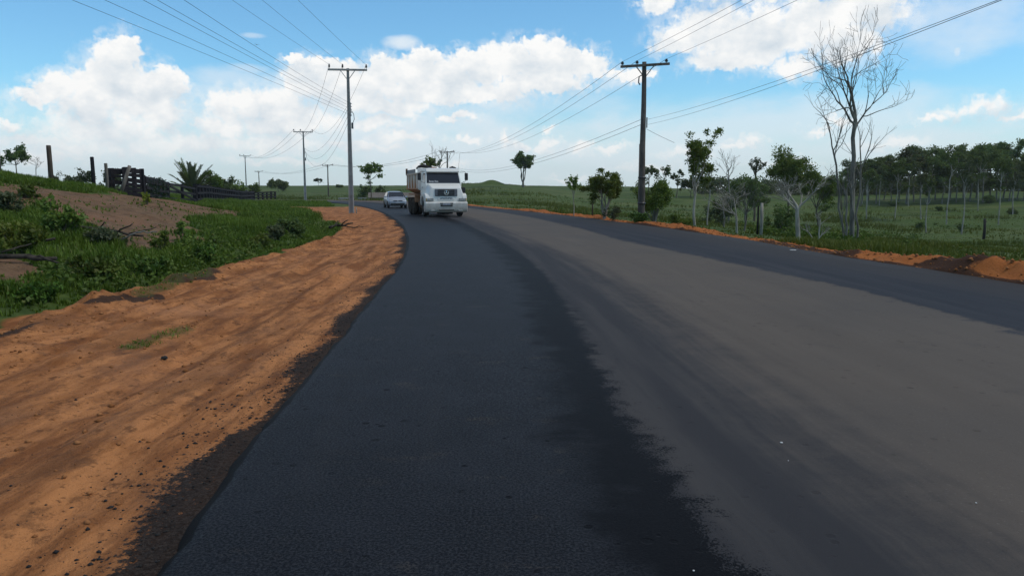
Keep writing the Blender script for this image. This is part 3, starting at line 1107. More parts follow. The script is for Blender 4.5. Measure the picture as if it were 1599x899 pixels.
def make_tree(name, loc, height, crown_w, seed, kind='umbrella', leaf='leaf_dark', bark='bark', trunk_r=None, leaf_size=0.22, dens=1.0, fork=None, lean=0.0):
    """tapered trunk with limbs, and a crown of leaf clumps; returns the Empty at its base"""
    r = np.random.default_rng(seed)
    root = empty(name, loc)
    br, tips = [], []
    tr = trunk_r or height * 0.018
    d0 = norm(np.array([lean, r.normal() * 0.03, 1.0]))
    z0 = np.zeros(3)
    if kind == 'umbrella':      # bare trunk, branches high, flat-topped layered crown
        hb = height * (fork or 0.55)
        pts = [z0 + d0 * hb * t + np.append(r.normal(size=2) * 0.012 * height * t, 0) for t in np.linspace(0, 1, 7)]
        pts[0] = pts[0] - np.array([0, 0, 0.25])
        br.append((np.array(pts), np.linspace(tr, tr * 0.72, 7)))
        top = pts[-1]
        nb = r.integers(4, 7)
        for k in range(nb):
            a = 2 * math.pi * (k + r.uniform(-0.3, 0.3)) / nb
            el_ = r.uniform(0.45, 1.1)
            d = np.array([math.cos(a) * math.cos(el_), math.sin(a) * math.cos(el_), math.sin(el_)])
            L = min((height - hb) * 0.62, crown_w * 0.36) * r.uniform(0.8, 1.15)
            grow(br, tips, r, top - d0 * hb * r.uniform(0, 0.12), d, L * 0.85, tr * 0.5, 3, 0.62, 0.66, 0.13, 0.06, (2, 3), 0.5, 4)
        # a second tier hung lower on the trunk
        for k in range(2):
            a = r.uniform(0, 6.28)
            d = np.array([math.cos(a) * 0.85, math.sin(a) * 0.85, 0.5])
            grow(br, tips, r, pts[4], d, crown_w * 0.25, tr * 0.35, 1, 0.6, 0.7, 0.13, 0.1, (2, 3), 0.5, 4)
        flat = 0.42
        rc = crown_w * 0.10
    elif kind == 'round':       # dense rounded crown from low down
        hb = height * (fork or 0.28)
        pts = [z0 + d0 * hb * t + np.append(r.normal(size=2) * 0.015 * height * t, 0) for t in np.linspace(0, 1, 5)]
        pts[0] = pts[0] - np.array([0, 0, 0.25])
        br.append((np.array(pts), np.linspace(tr, tr * 0.75, 5)))
        for k in range(6):
            a = 2 * math.pi * (k + r.uniform(-0.3, 0.3)) / 6
            el_ = r.uniform(0.3, 1.35)
            d = np.array([math.cos(a) * math.cos(el_), math.sin(a) * math.cos(el_), math.sin(el_)])
            L = ((height - hb) * 0.42 * math.sin(el_) + crown_w * 0.27 * math.cos(el_)) * r.uniform(0.85, 1.2)
            grow(br, tips, r, pts[-1], d, L * 0.85, tr * 0.5, 3, 0.7, 0.64, 0.14, 0.05, (2, 3), 0.4, 4)
        flat = 0.75
        rc = crown_w * 0.11
    elif kind == 'slim':        # tall pale trunk that forks, uneven small clumps
        hb = height * (fork or 0.45)
        pts = [z0 + d0 * hb * t + np.array([0.02 * height * math.sin(t * 4 + seed), 0, 0]) for t in np.linspace(0, 1, 8)]
        pts[0] = pts[0] - np.array([0, 0, 0.25])
        br.append((np.array(pts), np.linspace(tr, tr * 0.7, 8)))
        for k in range(6):
            a = 2 * math.pi * k / 6 + r.uniform(-0.4, 0.4)
            el_ = r.uniform(0.55, 1.35)
            d = np.array([math.cos(a) * math.cos(el_), math.sin(a) * math.cos(el_), math.sin(el_)])
            grow(br, tips, r, pts[-1 - k % 3], d, (height - hb) * r.uniform(0.26, 0.46), tr * 0.5, 3, 0.55, 0.62, 0.14, 0.1, (2, 3), 0.35, 5)
        flat = 0.7
        rc = crown_w * 0.10
    elif kind == 'shrub':       # several stems from the ground
        for k in range(6):
            a = 2 * math.pi * k / 6 + r.uniform(-0.4, 0.4)
            el_ = r.uniform(0.75, 1.35)
            d = np.array([math.cos(a) * math.cos(el_), math.sin(a) * math.cos(el_), math.sin(el_)])
            grow(br, tips, r, z0 - d * 0.1, d, height * r.uniform(0.36, 0.56), tr, 3, 0.62, 0.62, 0.16, 0.06, (2, 3), 0.3, 4)
        flat = 0.7
        rc = crown_w * 0.11
    elif kind == 'stems':       # several pale stems carrying one flat crown
        for k in range(5):
            a = 2 * math.pi * k / 5 + r.uniform(-0.4, 0.4)
            d = norm(np.array([math.cos(a) * 0.28, math.sin(a) * 0.28, 1.0]))
            hb = height * r.uniform(0.42, 0.6)
            pts = [-d * 0.2 + d * hb * t + np.append(r.normal(size=2) * 0.012 * height, 0) for t in np.linspace(0, 1, 6)]
            br.append((np.array(pts), np.linspace(tr, tr * 0.7, 6)))
            for q in range(3):
                a2 = a + r.uniform(-1.3, 1.3)
                el_ = r.uniform(0.25, 1.0)
                d2 = np.array([math.cos(a2) * math.cos(el_), math.sin(a2) * math.cos(el_), math.sin(el_)])
                grow(br, tips, r, pts[-1 - q % 2], d2, crown_w * 0.2, tr * 0.5, 2, 0.6, 0.66, 0.14, 0.05, (2, 3), 0.4, 4)
        flat = 0.5
        rc = crown_w * 0.10
    mb = MB()
    tubes(mb, br)
    # fit the crown to its measured width and height
    tp = np.array([t[0] for t in tips])
    cx_, cy_ = tp[:, 0].mean(), tp[:, 1].mean()
    wx = max(np.ptp(tp[:, 0]), np.ptp(tp[:, 1])) + 2 * rc
    hz = tp[:, 2].max() + rc * flat
    sx = crown_w / wx
    sz = height / hz
    V = np.array(mb.v)
    zrel = np.clip(V[:, 2] / max(hz * 0.5, 1e-3), 0, 1)
    sc_xy = 1 + (sx - 1) * zrel
    V[:, 0] = (V[:, 0]) * sc_xy
    V[:, 1] = (V[:, 1]) * sc_xy
    if not lean:
        V[:, 0] -= cx_ * sx * zrel * 0.85
        V[:, 1] -= cy_ * sx * zrel * 0.85
    V[:, 2] *= sz
    mb.v = [tuple(p) for p in V]
    zr = np.clip(tp[:, 2] / max(hz * 0.5, 1e-3), 0, 1)
    tp = tp * np.stack([1 + (sx - 1) * zr, 1 + (sx - 1) * zr, np.full(len(tp), sz)], -1)
    mb.build('trunk', M[bark], root, smooth=True)
    if not lean:
        tp[:, 0] -= cx_ * sx * zr * 0.85
        tp[:, 1] -= cy_ * sx * zr * 0.85
    ra = rc * r.uniform(0.7, 1.35, len(tp))
    n_each = dens * (rc / leaf_size) ** 2 * 9
    me = leaves_mesh('crown', tp, ra, n_each, leaf_size, r, flat, M[leaf])
    mesh_obj('crown', me, root)
    return root


def make_bare(name, loc, stems, seed, bark='bark_grey', depth=4, ang=0.5, ratio=0.66, kids=(2, 3), wig=0.10, up=0.06, thin=0.012, end=0.3, sway=0.012):
    """leafless tree; stems = [(base xy offset, top-of-trunk point, (crown top z, crown width), radius)]"""
    r = np.random.default_rng(seed)
    root = empty(name, loc)
    for (off, top, fit, rad) in stems:
        p = np.array([off[0], off[1], -0.3]); top = np.array(top, float)
        n = 8
        lt_ = np.linalg.norm(top - p)
        d = norm(top - p)
        pts = [p + (top - p) * t + np.append(r.normal(size=2) * sway * lt_ * math.sin(t * 3.1), 0) for t in np.linspace(0, 1, n)]
        tm = MB()
        tm.tube(np.array(pts), np.linspace(rad, rad * 0.75, n), 8, cap=False)
        tm.build('trunk', M[bark], root, smooth=True)
        br, tips = [], []
        lb = (fit[0] - top[2]) * 0.42
        nb = r.integers(4, 6)
        for k in range(nb):
            a = 2 * math.pi * (k + r.uniform(-0.3, 0.3)) / nb
            tilt = ang * (0.25 if k == 0 else r.uniform(0.8, 1.25))
            s = perp(d, r)
            t2 = np.cross(d, s)
            nd = norm(d * math.cos(tilt) + (s * math.cos(a) + t2 * math.sin(a)) * math.sin(tilt))
            at_ = pts[-1] if k < 2 else pts[-1] - d * (fit[0] - top[2]) * r.uniform(0.0, 0.16)
            grow(br, tips, r, at_, nd, lb * r.uniform(0.85, 1.15), rad * (0.62 if k == 0 else 0.46), depth - 1, ang, ratio, wig, up, kids, 0.35, 5, end)
        allp = np.concatenate([b_[0] for b_ in br])
        sz = (fit[0] - top[2]) / max(1e-3, np.percentile(allp[:, 2], 99.7) - top[2])
        sx = fit[1] / max(1e-3, np.percentile(allp[:, 0], 99) - np.percentile(allp[:, 0], 1))
        sy = fit[1] / max(1e-3, np.percentile(allp[:, 1], 99) - np.percentile(allp[:, 1], 1))
        limbs = MB()
        for pts_, rads in br:
            q = (pts_ - top) * np.array([sx, sy, 1.0])
            q[:, 2] = np.where(q[:, 2] > 0, q[:, 2] * sz, q[:, 2])
            on = np.clip(np.linalg.norm(pts_ - top, axis=1) / (0.1 + 0.16 * (fit[0] - top[2])), 0, 1)[:, None]
            q = q * on + (pts_ - top) * (1 - on)
            rads = np.maximum(rads, thin * 0.5)
            limbs.tube(q + top, rads, 6 if rads[0] > 0.04 else (4 if rads[0] > thin else 3), cap=False)
        limbs.build('branches', M[bark], root, smooth=True)
    return root

# ------------------------------------------------------------------ grass: nobody could count it
def blades_mesh(name, P0, hgt, per, r, mat, spread=0.10, width=0.012, bend=0.5):
    n = len(P0) * per
    base = np.repeat(P0, per, axis=0)
    hh = np.repeat(hgt, per) * r.uniform(0.5, 1.15, n)
    a = r.uniform(0, 2 * np.pi, n)
    off = np.stack([np.cos(a), np.sin(a), np.zeros(n)], -1)
    base = base + off * (r.uniform(0, 1, n) ** 0.7 * spread)[:, None] * np.repeat(hgt, per)[:, None] * 2.2
    base[:, 2] -= 0.03
    a2 = a + r.normal(size=n) * 0.9
    out = np.stack([np.cos(a2), np.sin(a2), np.zeros(n)], -1)
    side = np.stack([-np.sin(a2), np.cos(a2), np.zeros(n)], -1)
    w = (width * r.uniform(0.7, 1.4, n))[:, None]
    bd = (bend * r.uniform(0.2, 1.2, n))[:, None]
    h1 = hh[:, None]
    up = np.array([0, 0, 1.0])
    mid = base + up * h1 * 0.6 + out * h1 * bd * 0.25
    tip = base + up * h1 * (1 - 0.25 * bd) + out * h1 * bd * 0.9
    V = np.stack([base - side * w, base + side * w, mid + side * w * 0.8, mid - side * w * 0.8, tip], 1).reshape(-1, 3)
    k = np.arange(n)[:, None] * 5
    me = np_mesh(name, V, quads=k + np.array([[0, 1, 2, 3]]), tris=k + np.array([[3, 2, 4]]))
    me.materials.append(mat)
    return me


def scatter_left(n, y0, y1, tmax, r):
    # more points nearer the camera
    y = y0 * (y1 / y0) ** r.uniform(0, 1, n)
    toe_x = np.interp(y, CTOE[:, 1], CTOE[:, 0])
    x = toe_x - r.uniform(-1.2, tmax, n)
    return x, y


rg = np.random.default_rng(5)
x, y = scatter_left(190000, 5.0, 75, 19, rg)
di, ba, gri, dk, gre = zones(x, y)
p = (1 - sstep(0.2, 0.5, di)) * (1 - 0.93 * sstep(0.25, 0.55, ba)) * (1 - dk)
clump = 0.25 + 0.95 * sstep(-0.35, 0.35, fbm(x * 0.55, y * 0.55, 101, 3))
keep = (rg.uniform(0, 1, len(x)) < p * clump * 0.72) & (signed_dist(x, y, CL) < -0.6)
x, y, ba = x[keep], y[keep], ba[keep]
dT = -signed_dist(x, y, CTOE)
hgt = (0.10 + 0.24 * sstep(-0.5, 0.6, fbm(x * 0.35, y * 0.35, 103, 3))) * (0.55 + 0.45 * sstep(0.0, 2.5, dT)) * (1 - 0.5 * ba) * (1 + 0.25 * sstep(25, 60, y))
P0 = np.stack([x, y, ground_z(x, y)], -1)
gm = blades_mesh("grass", P0, hgt, 7, rg, M['grass'], width=0.010)
go_ = mesh_obj("grass", gm)
go_['kind'] = 'stuff'

# rougher grass farther along the bank
n = 26000
y = rg.uniform(45, 100, n)
x = np.interp(y, CTOE[:, 1], CTOE[:, 0]) - rg.uniform(-5.0, 16, n)
di, ba, gri, dk, gre = zones(x, y)
k = (rg.uniform(0, 1, n) < (1 - sstep(0.2, 0.5, di))) & (signed_dist(x, y, CL) < -0.6)
x, y = x[k], y[k]
P0 = np.stack([x, y, ground_z(x, y)], -1)
mesh_obj("verge_grass", blades_mesh("verge_grass", P0, 0.22 + 0.34 * sstep(-0.4, 0.5, fbm(x * 0.25, y * 0.25, 107, 3)), 6, rg, M['grass'], width=0.02))['kind'] = 'stuff'

# weeds with broad leaves between the grass
x, y = scatter_left(9000, 6.5, 60, 12, rg)
di, ba, gri, dk, gre = zones(x, y)
keep = (rg.uniform(0, 1, len(x)) < (1 - sstep(0.1, 0.4, di)) * (1 - 0.99 * sstep(0.08, 0.35, ba)) * sstep(-0.05, 0.35, fbm(x * 0.4, y * 0.4, 111, 3)) * 0.8)
x, y = x[keep], y[keep]
P0 = np.stack([x, y, ground_z(x, y) + 0.12], -1)
wm = leaves_mesh("ground_cover", P0, rg.uniform(0.10, 0.30, len(P0)), 16, 0.085, rg, 0.75, M['leaf_weed'], up=0.8, elong=1.4)
wo_ = mesh_obj("ground_cover", wm)
wo_['kind'] = 'stuff'

# short grass on the shoulder
pts = []
for poly, n in ((TUFTS, 110), (NEARGREEN, 420)):
    pa = np.array(poly)
    lo, hi = pa.min(0) - 0.1, pa.max(0) + 0.1
    q = rg.uniform(lo, hi, (n * 3, 2))
    dd = poly_dist(q[:, 0], q[:, 1], poly) + 0.1 * fbm(q[:, 0] * 3, q[:, 1] * 3, 7, 2)
    pts.append(q[dd > 0][:n])
q = np.concatenate(pts)
P0 = np.stack([q[:, 0], q[:, 1], ground_z(q[:, 0], q[:, 1])], -1)
mesh_obj("shoulder_grass", blades_mesh("shoulder_grass", P0, rg.uniform(0.025, 0.085, len(P0)), 6, rg, M['grass'], spread=0.3, width=0.006, bend=0.9))['kind'] = 'stuff'

# pasture on the right of the road
n = 90000
yy = 10 * (190 / 10) ** rg.uniform(0, 1, n)
xr = np.interp(yy, CR[:, 1][CR[:, 1] < 150], CR[:, 0][CR[:, 1] < 150])
xx = xr + 1.3 + (2.5 + yy * 0.75) * rg.uniform(0, 1, n)
dR = signed_dist(xx, yy, CR)
keep = (dR > 1.5 + 0.5 * fbm(xx, yy, 121, 2)) & (rg.uniform(0, 1, n) < 0.2 + 0.8 * sstep(-0.25, 0.3, fbm(xx * 0.12, yy * 0.12, 123, 3)))
xx, yy = xx[keep], yy[keep]
hh = (0.09 + 0.32 * sstep(-0.15, 0.5, fbm(xx * 0.2, yy * 0.2, 125, 3))) * (1 + 0.5 * sstep(30, 120, yy))
P0 = np.stack([xx, yy, ground_z(xx, yy)], -1)
mesh_obj("pasture_grass", blades_mesh("pasture_grass", P0, hh, 5, rg, M['grass_dry'], width=0.016))['kind'] = 'stuff'


# ------------------------------------------------------------------ single shrubs and weeds on the bank
def small_shrub(name, u, v, w, h, seed, leaf, label, leaf_size=0.10, dens=1.0, cat='shrub', kind='shrub', group=None):
    loc = hit(u, v)
    t = make_tree(name, loc, h, w, seed, kind, leaf, 'bark', trunk_r=0.016 + 0.01 * h, leaf_size=leaf_size, dens=dens)
    tag(t, label, cat, group)
    return t


def px(n, u, v):
    """metres that n pixels measure at the ground point under a pixel"""
    return n / FOC * hit(u, v).y


small_shrub("shrub", 95, 372, px(75, 95, 372), px(68, 95, 372), 21, 'leaf_mid', 'tall leafy dark green shrub on the left bank beside fallen branches', 0.13, 1.2)
small_shrub("shrub", 36, 395, px(95, 36, 395), px(50, 36, 395), 22, 'leaf_light', 'broad low bright green shrub at the left frame edge below the taller shrub', 0.10, 1.2)
small_shrub("shrub", 12, 335, px(60, 12, 335), px(35, 12, 335), 23, 'leaf_dull', 'dull blue-green bush at the far left of the bank', 0.11, 1.0)
small_shrub("shrub", 42, 309, px(36, 42, 309), px(24, 42, 309), 24, 'leaf_mid', 'small round green bush on the bare soil under the first fence post', 0.12, 1.3)
small_shrub("shrub", 165, 385, px(80, 165, 385), px(32, 165, 385), 25, 'leaf_dull', 'grey-green trailing bush over fallen branches on the bank', 0.10, 0.8)
small_shrub("shrub", 252, 392, px(34, 252, 392), px(38, 252, 392), 26, 'leaf_light', 'thin bright sapling at the lower edge of the bare soil slope', 0.09, 0.6, 'sapling')
small_shrub("shrub", 285, 378, px(30, 285, 378), px(34, 285, 378), 27, 'leaf_light', 'upright bright green weed right of the thin sapling on the slope', 0.09, 1.0, 'weed')
small_shrub("shrub", 458, 370, px(56, 458, 370), px(30, 458, 370), 28, 'leaf_dark', 'dark low bush in the grass short of the concrete pole', 0.11, 1.5)
small_shrub("shrub", 430, 376, px(50, 430, 376), px(26, 430, 376), 29, 'leaf_dull', 'grey-green low bush left of the dark bush in the roadside grass', 0.10, 1.1)
small_shrub("shrub", 405, 388, px(50, 405, 388), px(26, 405, 388), 30, 'leaf_mid', 'mid green leafy clump nearest the dirt among the roadside bushes', 0.10, 1.1)
small_shrub("shrub", 150, 440, px(90, 150, 440), px(40, 150, 440), 31, 'leaf_weed', 'large leafy weed clump at the foot of the bank', 0.10, 1.0, 'weed')
small_shrub("shrub", 240, 432, px(80, 240, 432), px(34, 240, 432), 32, 'leaf_weed', 'leafy weed clump above the strip of dark soil', 0.10, 1.0, 'weed')
small_shrub("shrub", 320, 408, px(70, 320, 408), px(30, 320, 408), 33, 'leaf_weed', 'leafy weed clump at the grass edge below the bare slope tip', 0.10, 1.0, 'weed')
small_shrub("shrub", 60, 470, px(90, 60, 470), px(34, 60, 470), 34, 'leaf_weed', 'nearest leafy weed clump at the left frame edge', 0.09, 1.0, 'weed')
small_shrub("seedling", 228, 320, px(14, 228, 320), px(20, 228, 320), 35, 'leaf_yellow', 'lone yellow-green seedling on the bare soil below the dark fence', 0.11, 1.2, 'seedling')


# ------------------------------------------------------------------ palm behind the fence
def make_palm(loc, reach, seed):
    r = np.random.default_rng(seed)
    root = empty("palm_tree", loc)
    MB().tube([(0, 0, -0.3), (0.03, 0, 0.3), (0.02, 0.02, 0.75)], [0.20, 0.19, 0.16], 9).build('trunk', M['bark'], root, smooth=True)
    nf = 34
    for k in range(nf):
        a = 2 * math.pi * k / nf * 3.7 + r.uniform(-0.2, 0.2)
        el_ = r.uniform(0.85, 1.5) if k % 4 else r.uniform(0.45, 0.8)
        L = reach * r.uniform(0.8, 1.0) * (1.0 if k % 4 else 0.7)
        p = np.array([0, 0, 0.7]); d = np.array([math.cos(a) * math.cos(el_), math.sin(a) * math.cos(el_), math.sin(el_)])
        pts = [p]
        for i in range(12):
            d = norm(d + np.array([math.cos(a) * 0.012, math.sin(a) * 0.012, -0.012 - 0.004 * i]))
            p = p + d * L / 12
            pts.append(p)
        pts = np.array(pts)
        mb = MB()
        mb.tube(pts, np.linspace(0.028, 0.006, 13), 4, cap=False)
        for i in range(2, 13):
            for sub in (0, 0.25, 0.5, 0.75):
                if i == 12 and sub:
                    continue
                q = pts[i] + (pts[min(i + 1, 12)] - pts[i]) * sub
                dd = norm(pts[min(i + 1, 12)] - pts[i - 1])
                s = norm(np.cross(dd, [0, 0, 1])); upv = np.cross(s, dd)
                for sg in (-1, 1):
                    ll = L * 0.20 * (1 - 0.55 * abs(i / 12 - 0.4)) * r.uniform(0.85, 1.1)
                    ld = norm(s * sg * 0.6 + dd * 0.8 + upv * r.uniform(0.1, 0.45))
                    tip = q + ld * ll + np.array([0, 0, -0.12 * ll])
                    wv = norm(np.cross(ld, upv)) * 0.028
                    m_ = q + ld * ll * 0.5
                    mb.add([q - wv * 0.6, q + wv * 0.6, m_ + wv, tip, m_ - wv], [(0, 1, 2, 3, 4)])
        mb.build('frond', M['leaf_dull'] if k % 3 else M['leaf_mid'], root)
    return root


pl = spot(301, 76)
tag(make_palm(pl, (zpix(240, 76) - pl.z - 0.7) * 0.88, 3), 'stemless palm with upright feathery fronds behind the black fence', 'palm')


# ------------------------------------------------------------------ trees
def tree_at(name, u, Y, vtop, wpx, seed, kind, leaf, bark, label, cat='tree', ls=None, dens=1.0, fork=None, tr=None, group=None, lean=0.0, base=None):
    loc = spot(u, Y)
    h = zpix(vtop, Y) - loc.z
    t = make_tree(name, loc, h, wpx / FOC * Y, seed, kind, leaf, bark, tr, ls or max(0.10, Y * 0.0026), dens, fork, lean)
    tag(t, label, cat, group)
    return t


tree_at("tree", 30, 92, 222, 40, 41, 'round', 'leaf_dark', 'bark', 'dark round tree alone on the skyline at the far left', fork=0.6, dens=1.3)
tree_at("bush", 128, 62, 261, 46, 42, 'shrub', 'leaf_dull', 'bark', 'low dull bush on the skyline between the two left fence posts', 'bush')
tree_at("bush", 178, 60, 262, 40, 43, 'shrub', 'leaf_dull', 'bark', 'dark bush behind the pale corner post of the black fence', 'bush')
tree_at("bush", 95, 66, 266, 34, 44, 'shrub', 'leaf_dull', 'bark', 'lowest grey bush on the skyline just right of the tallest left post', 'bush')
tree_at("tree", 333, 100, 266, 44, 45, 'round', 'leaf_mid', 'bark', 'green tree right behind the palm on its right side', dens=1.2)
tree_at("tree", 356, 112, 274, 36, 46, 'round', 'leaf_dark', 'bark', 'dark bushy tree left of the third concrete pole', dens=1.2)
tree_at("tree", 374, 118, 281, 26, 47, 'round', 'leaf_mid', 'bark', 'small bushy tree at the foot of the third concrete pole', dens=1.2)
tree_at("tree", 398, 150, 285, 24, 48, 'round', 'leaf_mid', 'bark', 'small bush tree behind the far end of the black fence', dens=1.2)
tree_at("tree", 435, 205, 280, 36, 49, 'round', 'leaf_dark', 'bark', 'broad dark tree on the horizon left of the second concrete pole', dens=1.4)
tree_at("tree", 497, 262, 278, 18, 50, 'umbrella', 'leaf_dull', 'bark', 'tiny sparse tree on the horizon between second pole and thin pole', dens=0.7)
tree_at("bush", 529, 250, 289, 20, 51, 'shrub', 'leaf_dark', 'bark', 'low dark bush on the horizon behind the nearest concrete pole', 'bush', dens=1.6)
tree_at("tree", 580, 134, 253, 40, 52, 'umbrella', 'leaf_mid', 'bark', 'open-crowned green tree behind the low shed left of the car', fork=0.42, dens=1.3)
tree_at("bush", 570, 150, 288, 26, 53, 'shrub', 'leaf_dark', 'bark', 'dark bush against the tree left of the low shed', 'bush', dens=1.5)
tree_at("bush", 594, 155, 289, 18, 54, 'shrub', 'leaf_dark', 'bark', 'dark bush on the right of the tree above the low shed', 'bush', dens=1.5)
tree_at("tree", 672, 118, 243, 34, 55, 'umbrella', 'leaf_light', 'bark', 'light green tree peeping over the dump body of the truck', fork=0.5, dens=1.2)
tree_at("tree", 817, 166, 234, 40, 158, 'stems', 'leaf_dark', 'bark_grey', 'dark dense tree on thin parted trunks alone on the pasture ridge', fork=0.34, dens=2.4)
tree_at("sapling", 895, 47, 272, 28, 57, 'slim', 'leaf_light', 'bark_pale', 'thin white-trunked sapling at the road edge left of the bushy tree', 'sapling', fork=0.5, dens=0.9, tr=0.035)
tree_at("tree", 944, 42, 261, 72, 58, 'stems', 'leaf_light', 'bark_pale', 'bright bushy tree on several pale stems left of the wooden pole', fork=0.5, dens=1.6, tr=0.05)
tree_at("bush", 1022, 41.5, 276, 78, 59, 'shrub', 'leaf_mid', 'bark_grey', 'dark spreading bush behind the foot of the wooden pole', 'bush', dens=1.4)
tree_at("tree", 1087, 37, 198, 66, 60, 'slim', 'leaf_mid', 'bark_pale', 'tall pale-trunked tree with ragged crown right of the wooden pole', fork=0.42, dens=1.5, tr=0.075)
tree_at("tree", 1106, 48, 252, 26, 61, 'slim', 'leaf_dull', 'bark_pale', 'pole-thin tree just right of the ragged pale-trunked tree', fork=0.72, dens=0.8, tr=0.05)
tree_at("tree", 1012, 150, 258, 26, 62, 'umbrella', 'leaf_dark', 'bark', 'dark ridge tree showing just right of the wooden pole', dens=1.3)
tree_at("tree", 1036, 150, 258, 28, 63, 'umbrella', 'leaf_dark', 'bark', 'dark ridge tree with gaps in its crown above the dark bush', dens=1.0)
tree_at("tree", 1056, 152, 264, 24, 64, 'umbrella', 'leaf_dark', 'bark', 'dark leaning ridge tree left of the ragged pale-trunked tree', dens=1.3, lean=0.12)
tree_at("tree", 1079, 155, 272, 36, 65, 'round', 'leaf_dark', 'bark', 'low dark rounded ridge tree behind the ragged pale-trunked tree', dens=1.5)
tree_at("tree", 1178, 96, 244, 30, 66, 'umbrella', 'leaf_dull', 'bark', 'sparse small-crowned tree on the skyline left of the big dark tree', fork=0.7, dens=0.6)
tree_at("tree", 1231, 72, 227, 88, 67, 'round', 'leaf_mid', 'bark', 'big dark broad-crowned tree behind the pale leafless tree', fork=0.5, dens=1.3)
tree_at("tree", 1165, 88, 272, 80, 68, 'round', 'leaf_dark', 'bark', 'low dark bushy tree left of the big broad-crowned tree', dens=1.6)
tree_at("tree", 1278, 84, 268, 70, 69, 'umbrella', 'leaf_mid', 'bark', 'spreading green tree at the right foot of the big dark tree', fork=0.35, dens=1.5)
tree_at("bush", 1222, 38, 318, 52, 70, 'shrub', 'leaf_dark', 'bark_grey', 'dark bush around the foot of the pale leafless tree', 'bush', dens=1.1)
tree_at("bush", 1130, 60, 300, 60, 71, 'shrub', 'leaf_dull', 'bark_grey', 'dull bush behind the pale twiggy tree by the road', 'bush', dens=0.9)
tree_at("bush", 1000, 37.5, 330, 40, 72, 'shrub', 'leaf_weed', 'bark_grey', 'low weeds at the foot of the wooden pole behind the berm', 'weed', dens=1.0)
tree_at("bush", 1062, 38, 333, 44, 73, 'shrub', 'leaf_light', 'bark_grey', 'low bright weeds left of the ragged tree behind the berm', 'weed', dens=0.9)
tree_at("bush", 958, 40, 320, 30, 74, 'shrub', 'leaf_dull', 'bark_grey', 'dull low bush at the right foot of the bright bushy tree', 'bush', dens=0.9)

# leafless trees
def bare_at(name, u, Y, stems, seed, label, cat='bare tree', **kw):
    """stems: (u of the foot, u and v of the fork, v of the top, width in px, radius)"""
    loc = spot(u, Y)
    st = []
    for i, (uf, uk, vk, vt, wpx, rad) in enumerate(stems):
        yo = 0.16 * ((i * 7) % 3 - 1) if i else 0.0
        f0 = spot(uf, Y + yo)
        kx = on_ray(uk, vk, Y + yo)
        st.append(((f0.x - loc.x, yo), (kx.x - loc.x, yo, kx.z - loc.z), (zpix(vt, Y + yo) - loc.z, wpx / FOC * Y), rad))
    t = make_bare(name, loc, st, seed, **kw)
    tag(t, label, cat)
    return t


bare_at("bare_tree", 1328, 33, [(1328, 1336, 186, 28, 150, 0.105)], 205,
        'tallest leafless tree, rising high above the road on the right', depth=5, ang=0.85, ratio=0.72, kids=(2, 4), thin=0.012, wig=0.12, up=0.03)
bare_at("bare_tree", 1321, 33.6, [(1321, 1301, 236, 142, 64, 0.05)], 82,
        'slender leafless tree leaning left beside the tallest one', depth=3, ang=0.5, ratio=0.70, wig=0.10, thin=0.012)
bare_at("bare_tree", 1338, 33.4, [(1338, 1344, 262, 160, 74, 0.05)], 183,
        'slender leafless tree leaning right beside the tallest one', depth=3, ang=0.6, ratio=0.70, wig=0.10, thin=0.012)
bare_at("bare_tree", 1323, 32.6, [(1323, 1322, 305, 262, 30, 0.05), (1334, 1330, 296, 245, 26, 0.045), (1316, 1315, 330, 290, 20, 0.03)], 84,
        'cluster of thin grey leafless stems round the foot of the tallest tree', depth=3, ang=0.4, ratio=0.7, thin=0.012)
bare_at("bare_tree", 1247, 32, [(1247, 1245, 326, 262, 92, 0.10)], 85,
        'pale leafless tree with a thick trunk and wide fan of branches', depth=5, ang=0.62, ratio=0.70, kids=(2, 4), bark='bark_pale', wig=0.14, up=0.07)
bare_at("bare_tree", 1151, 34, [(1151, 1150, 338, 286, 62, 0.055)], 86,
        'pale twiggy leafless tree with an upright crown by the road', depth=5, ang=0.55, ratio=0.72, kids=(2, 3), bark='bark_pale', wig=0.12, up=0.08, thin=0.009)
bare_at("bare_tree", 1163, 40, [(1163, 1164, 330, 284, 56, 0.05)], 87,
        'grey twiggy leafless tree right behind the pale twiggy one', depth=5, ang=0.55, ratio=0.72, kids=(2, 3), bark='bark_grey', wig=0.12, up=0.08, thin=0.009)
bare_at("bare_tree", 1131, 46, [(1131, 1130, 322, 282, 46, 0.05)], 88,
        'grey leafless tree left of the pale twiggy one', depth=4, ang=0.5, ratio=0.70, kids=(2, 3), bark='bark_grey', wig=0.12, up=0.08, thin=0.01)
bare_at("bare_tree", 1138, 80, [(1138, 1138, 278, 232, 34, 0.09)], 89,
        'leafless tree standing against the sky above the twiggy trees', depth=4, ang=0.5, ratio=0.68, bark='bark_grey', wig=0.1, up=0.1, thin=0.02)
bare_at("dead_scrub", 1277, 28.6, [(1277, 1280, 352, 328, 24, 0.035), (1282, 1262, 362, 345, 14, 0.028), (1262, 1284, 366, 350, 14, 0.028)], 90,
        'small dead scrub with crossed bare stems right of the thick pale tree', 'dead shrub', depth=3, ang=0.6, ratio=0.7, bark='bark_pale', thin=0.01)
bare_at("bare_tree", 686, 116, [(686, 686, 262, 222, 34, 0.13)], 91,
        'leafless tree sticking up behind the truck beside the far pole', depth=4, ang=0.45, ratio=0.70, bark='bark_grey', wig=0.1, up=0.1, thin=0.03)
bare_at("bare_tree", 56, 85, [(56, 56, 262, 244, 22, 0.05)], 92,
        'faint leafless shrub on the skyline right of the far left tree', depth=4, ang=0.6, ratio=0.7, bark='bark_grey', thin=0.02)
bare_at("bare_tree", 1582, 140, [(1582, 1582, 262, 220, 40, 0.16)], 93,
        'tall sparse leafless tree over the forest at the right frame edge', depth=4, ang=0.55, ratio=0.70, bark='bark_grey', thin=0.035)

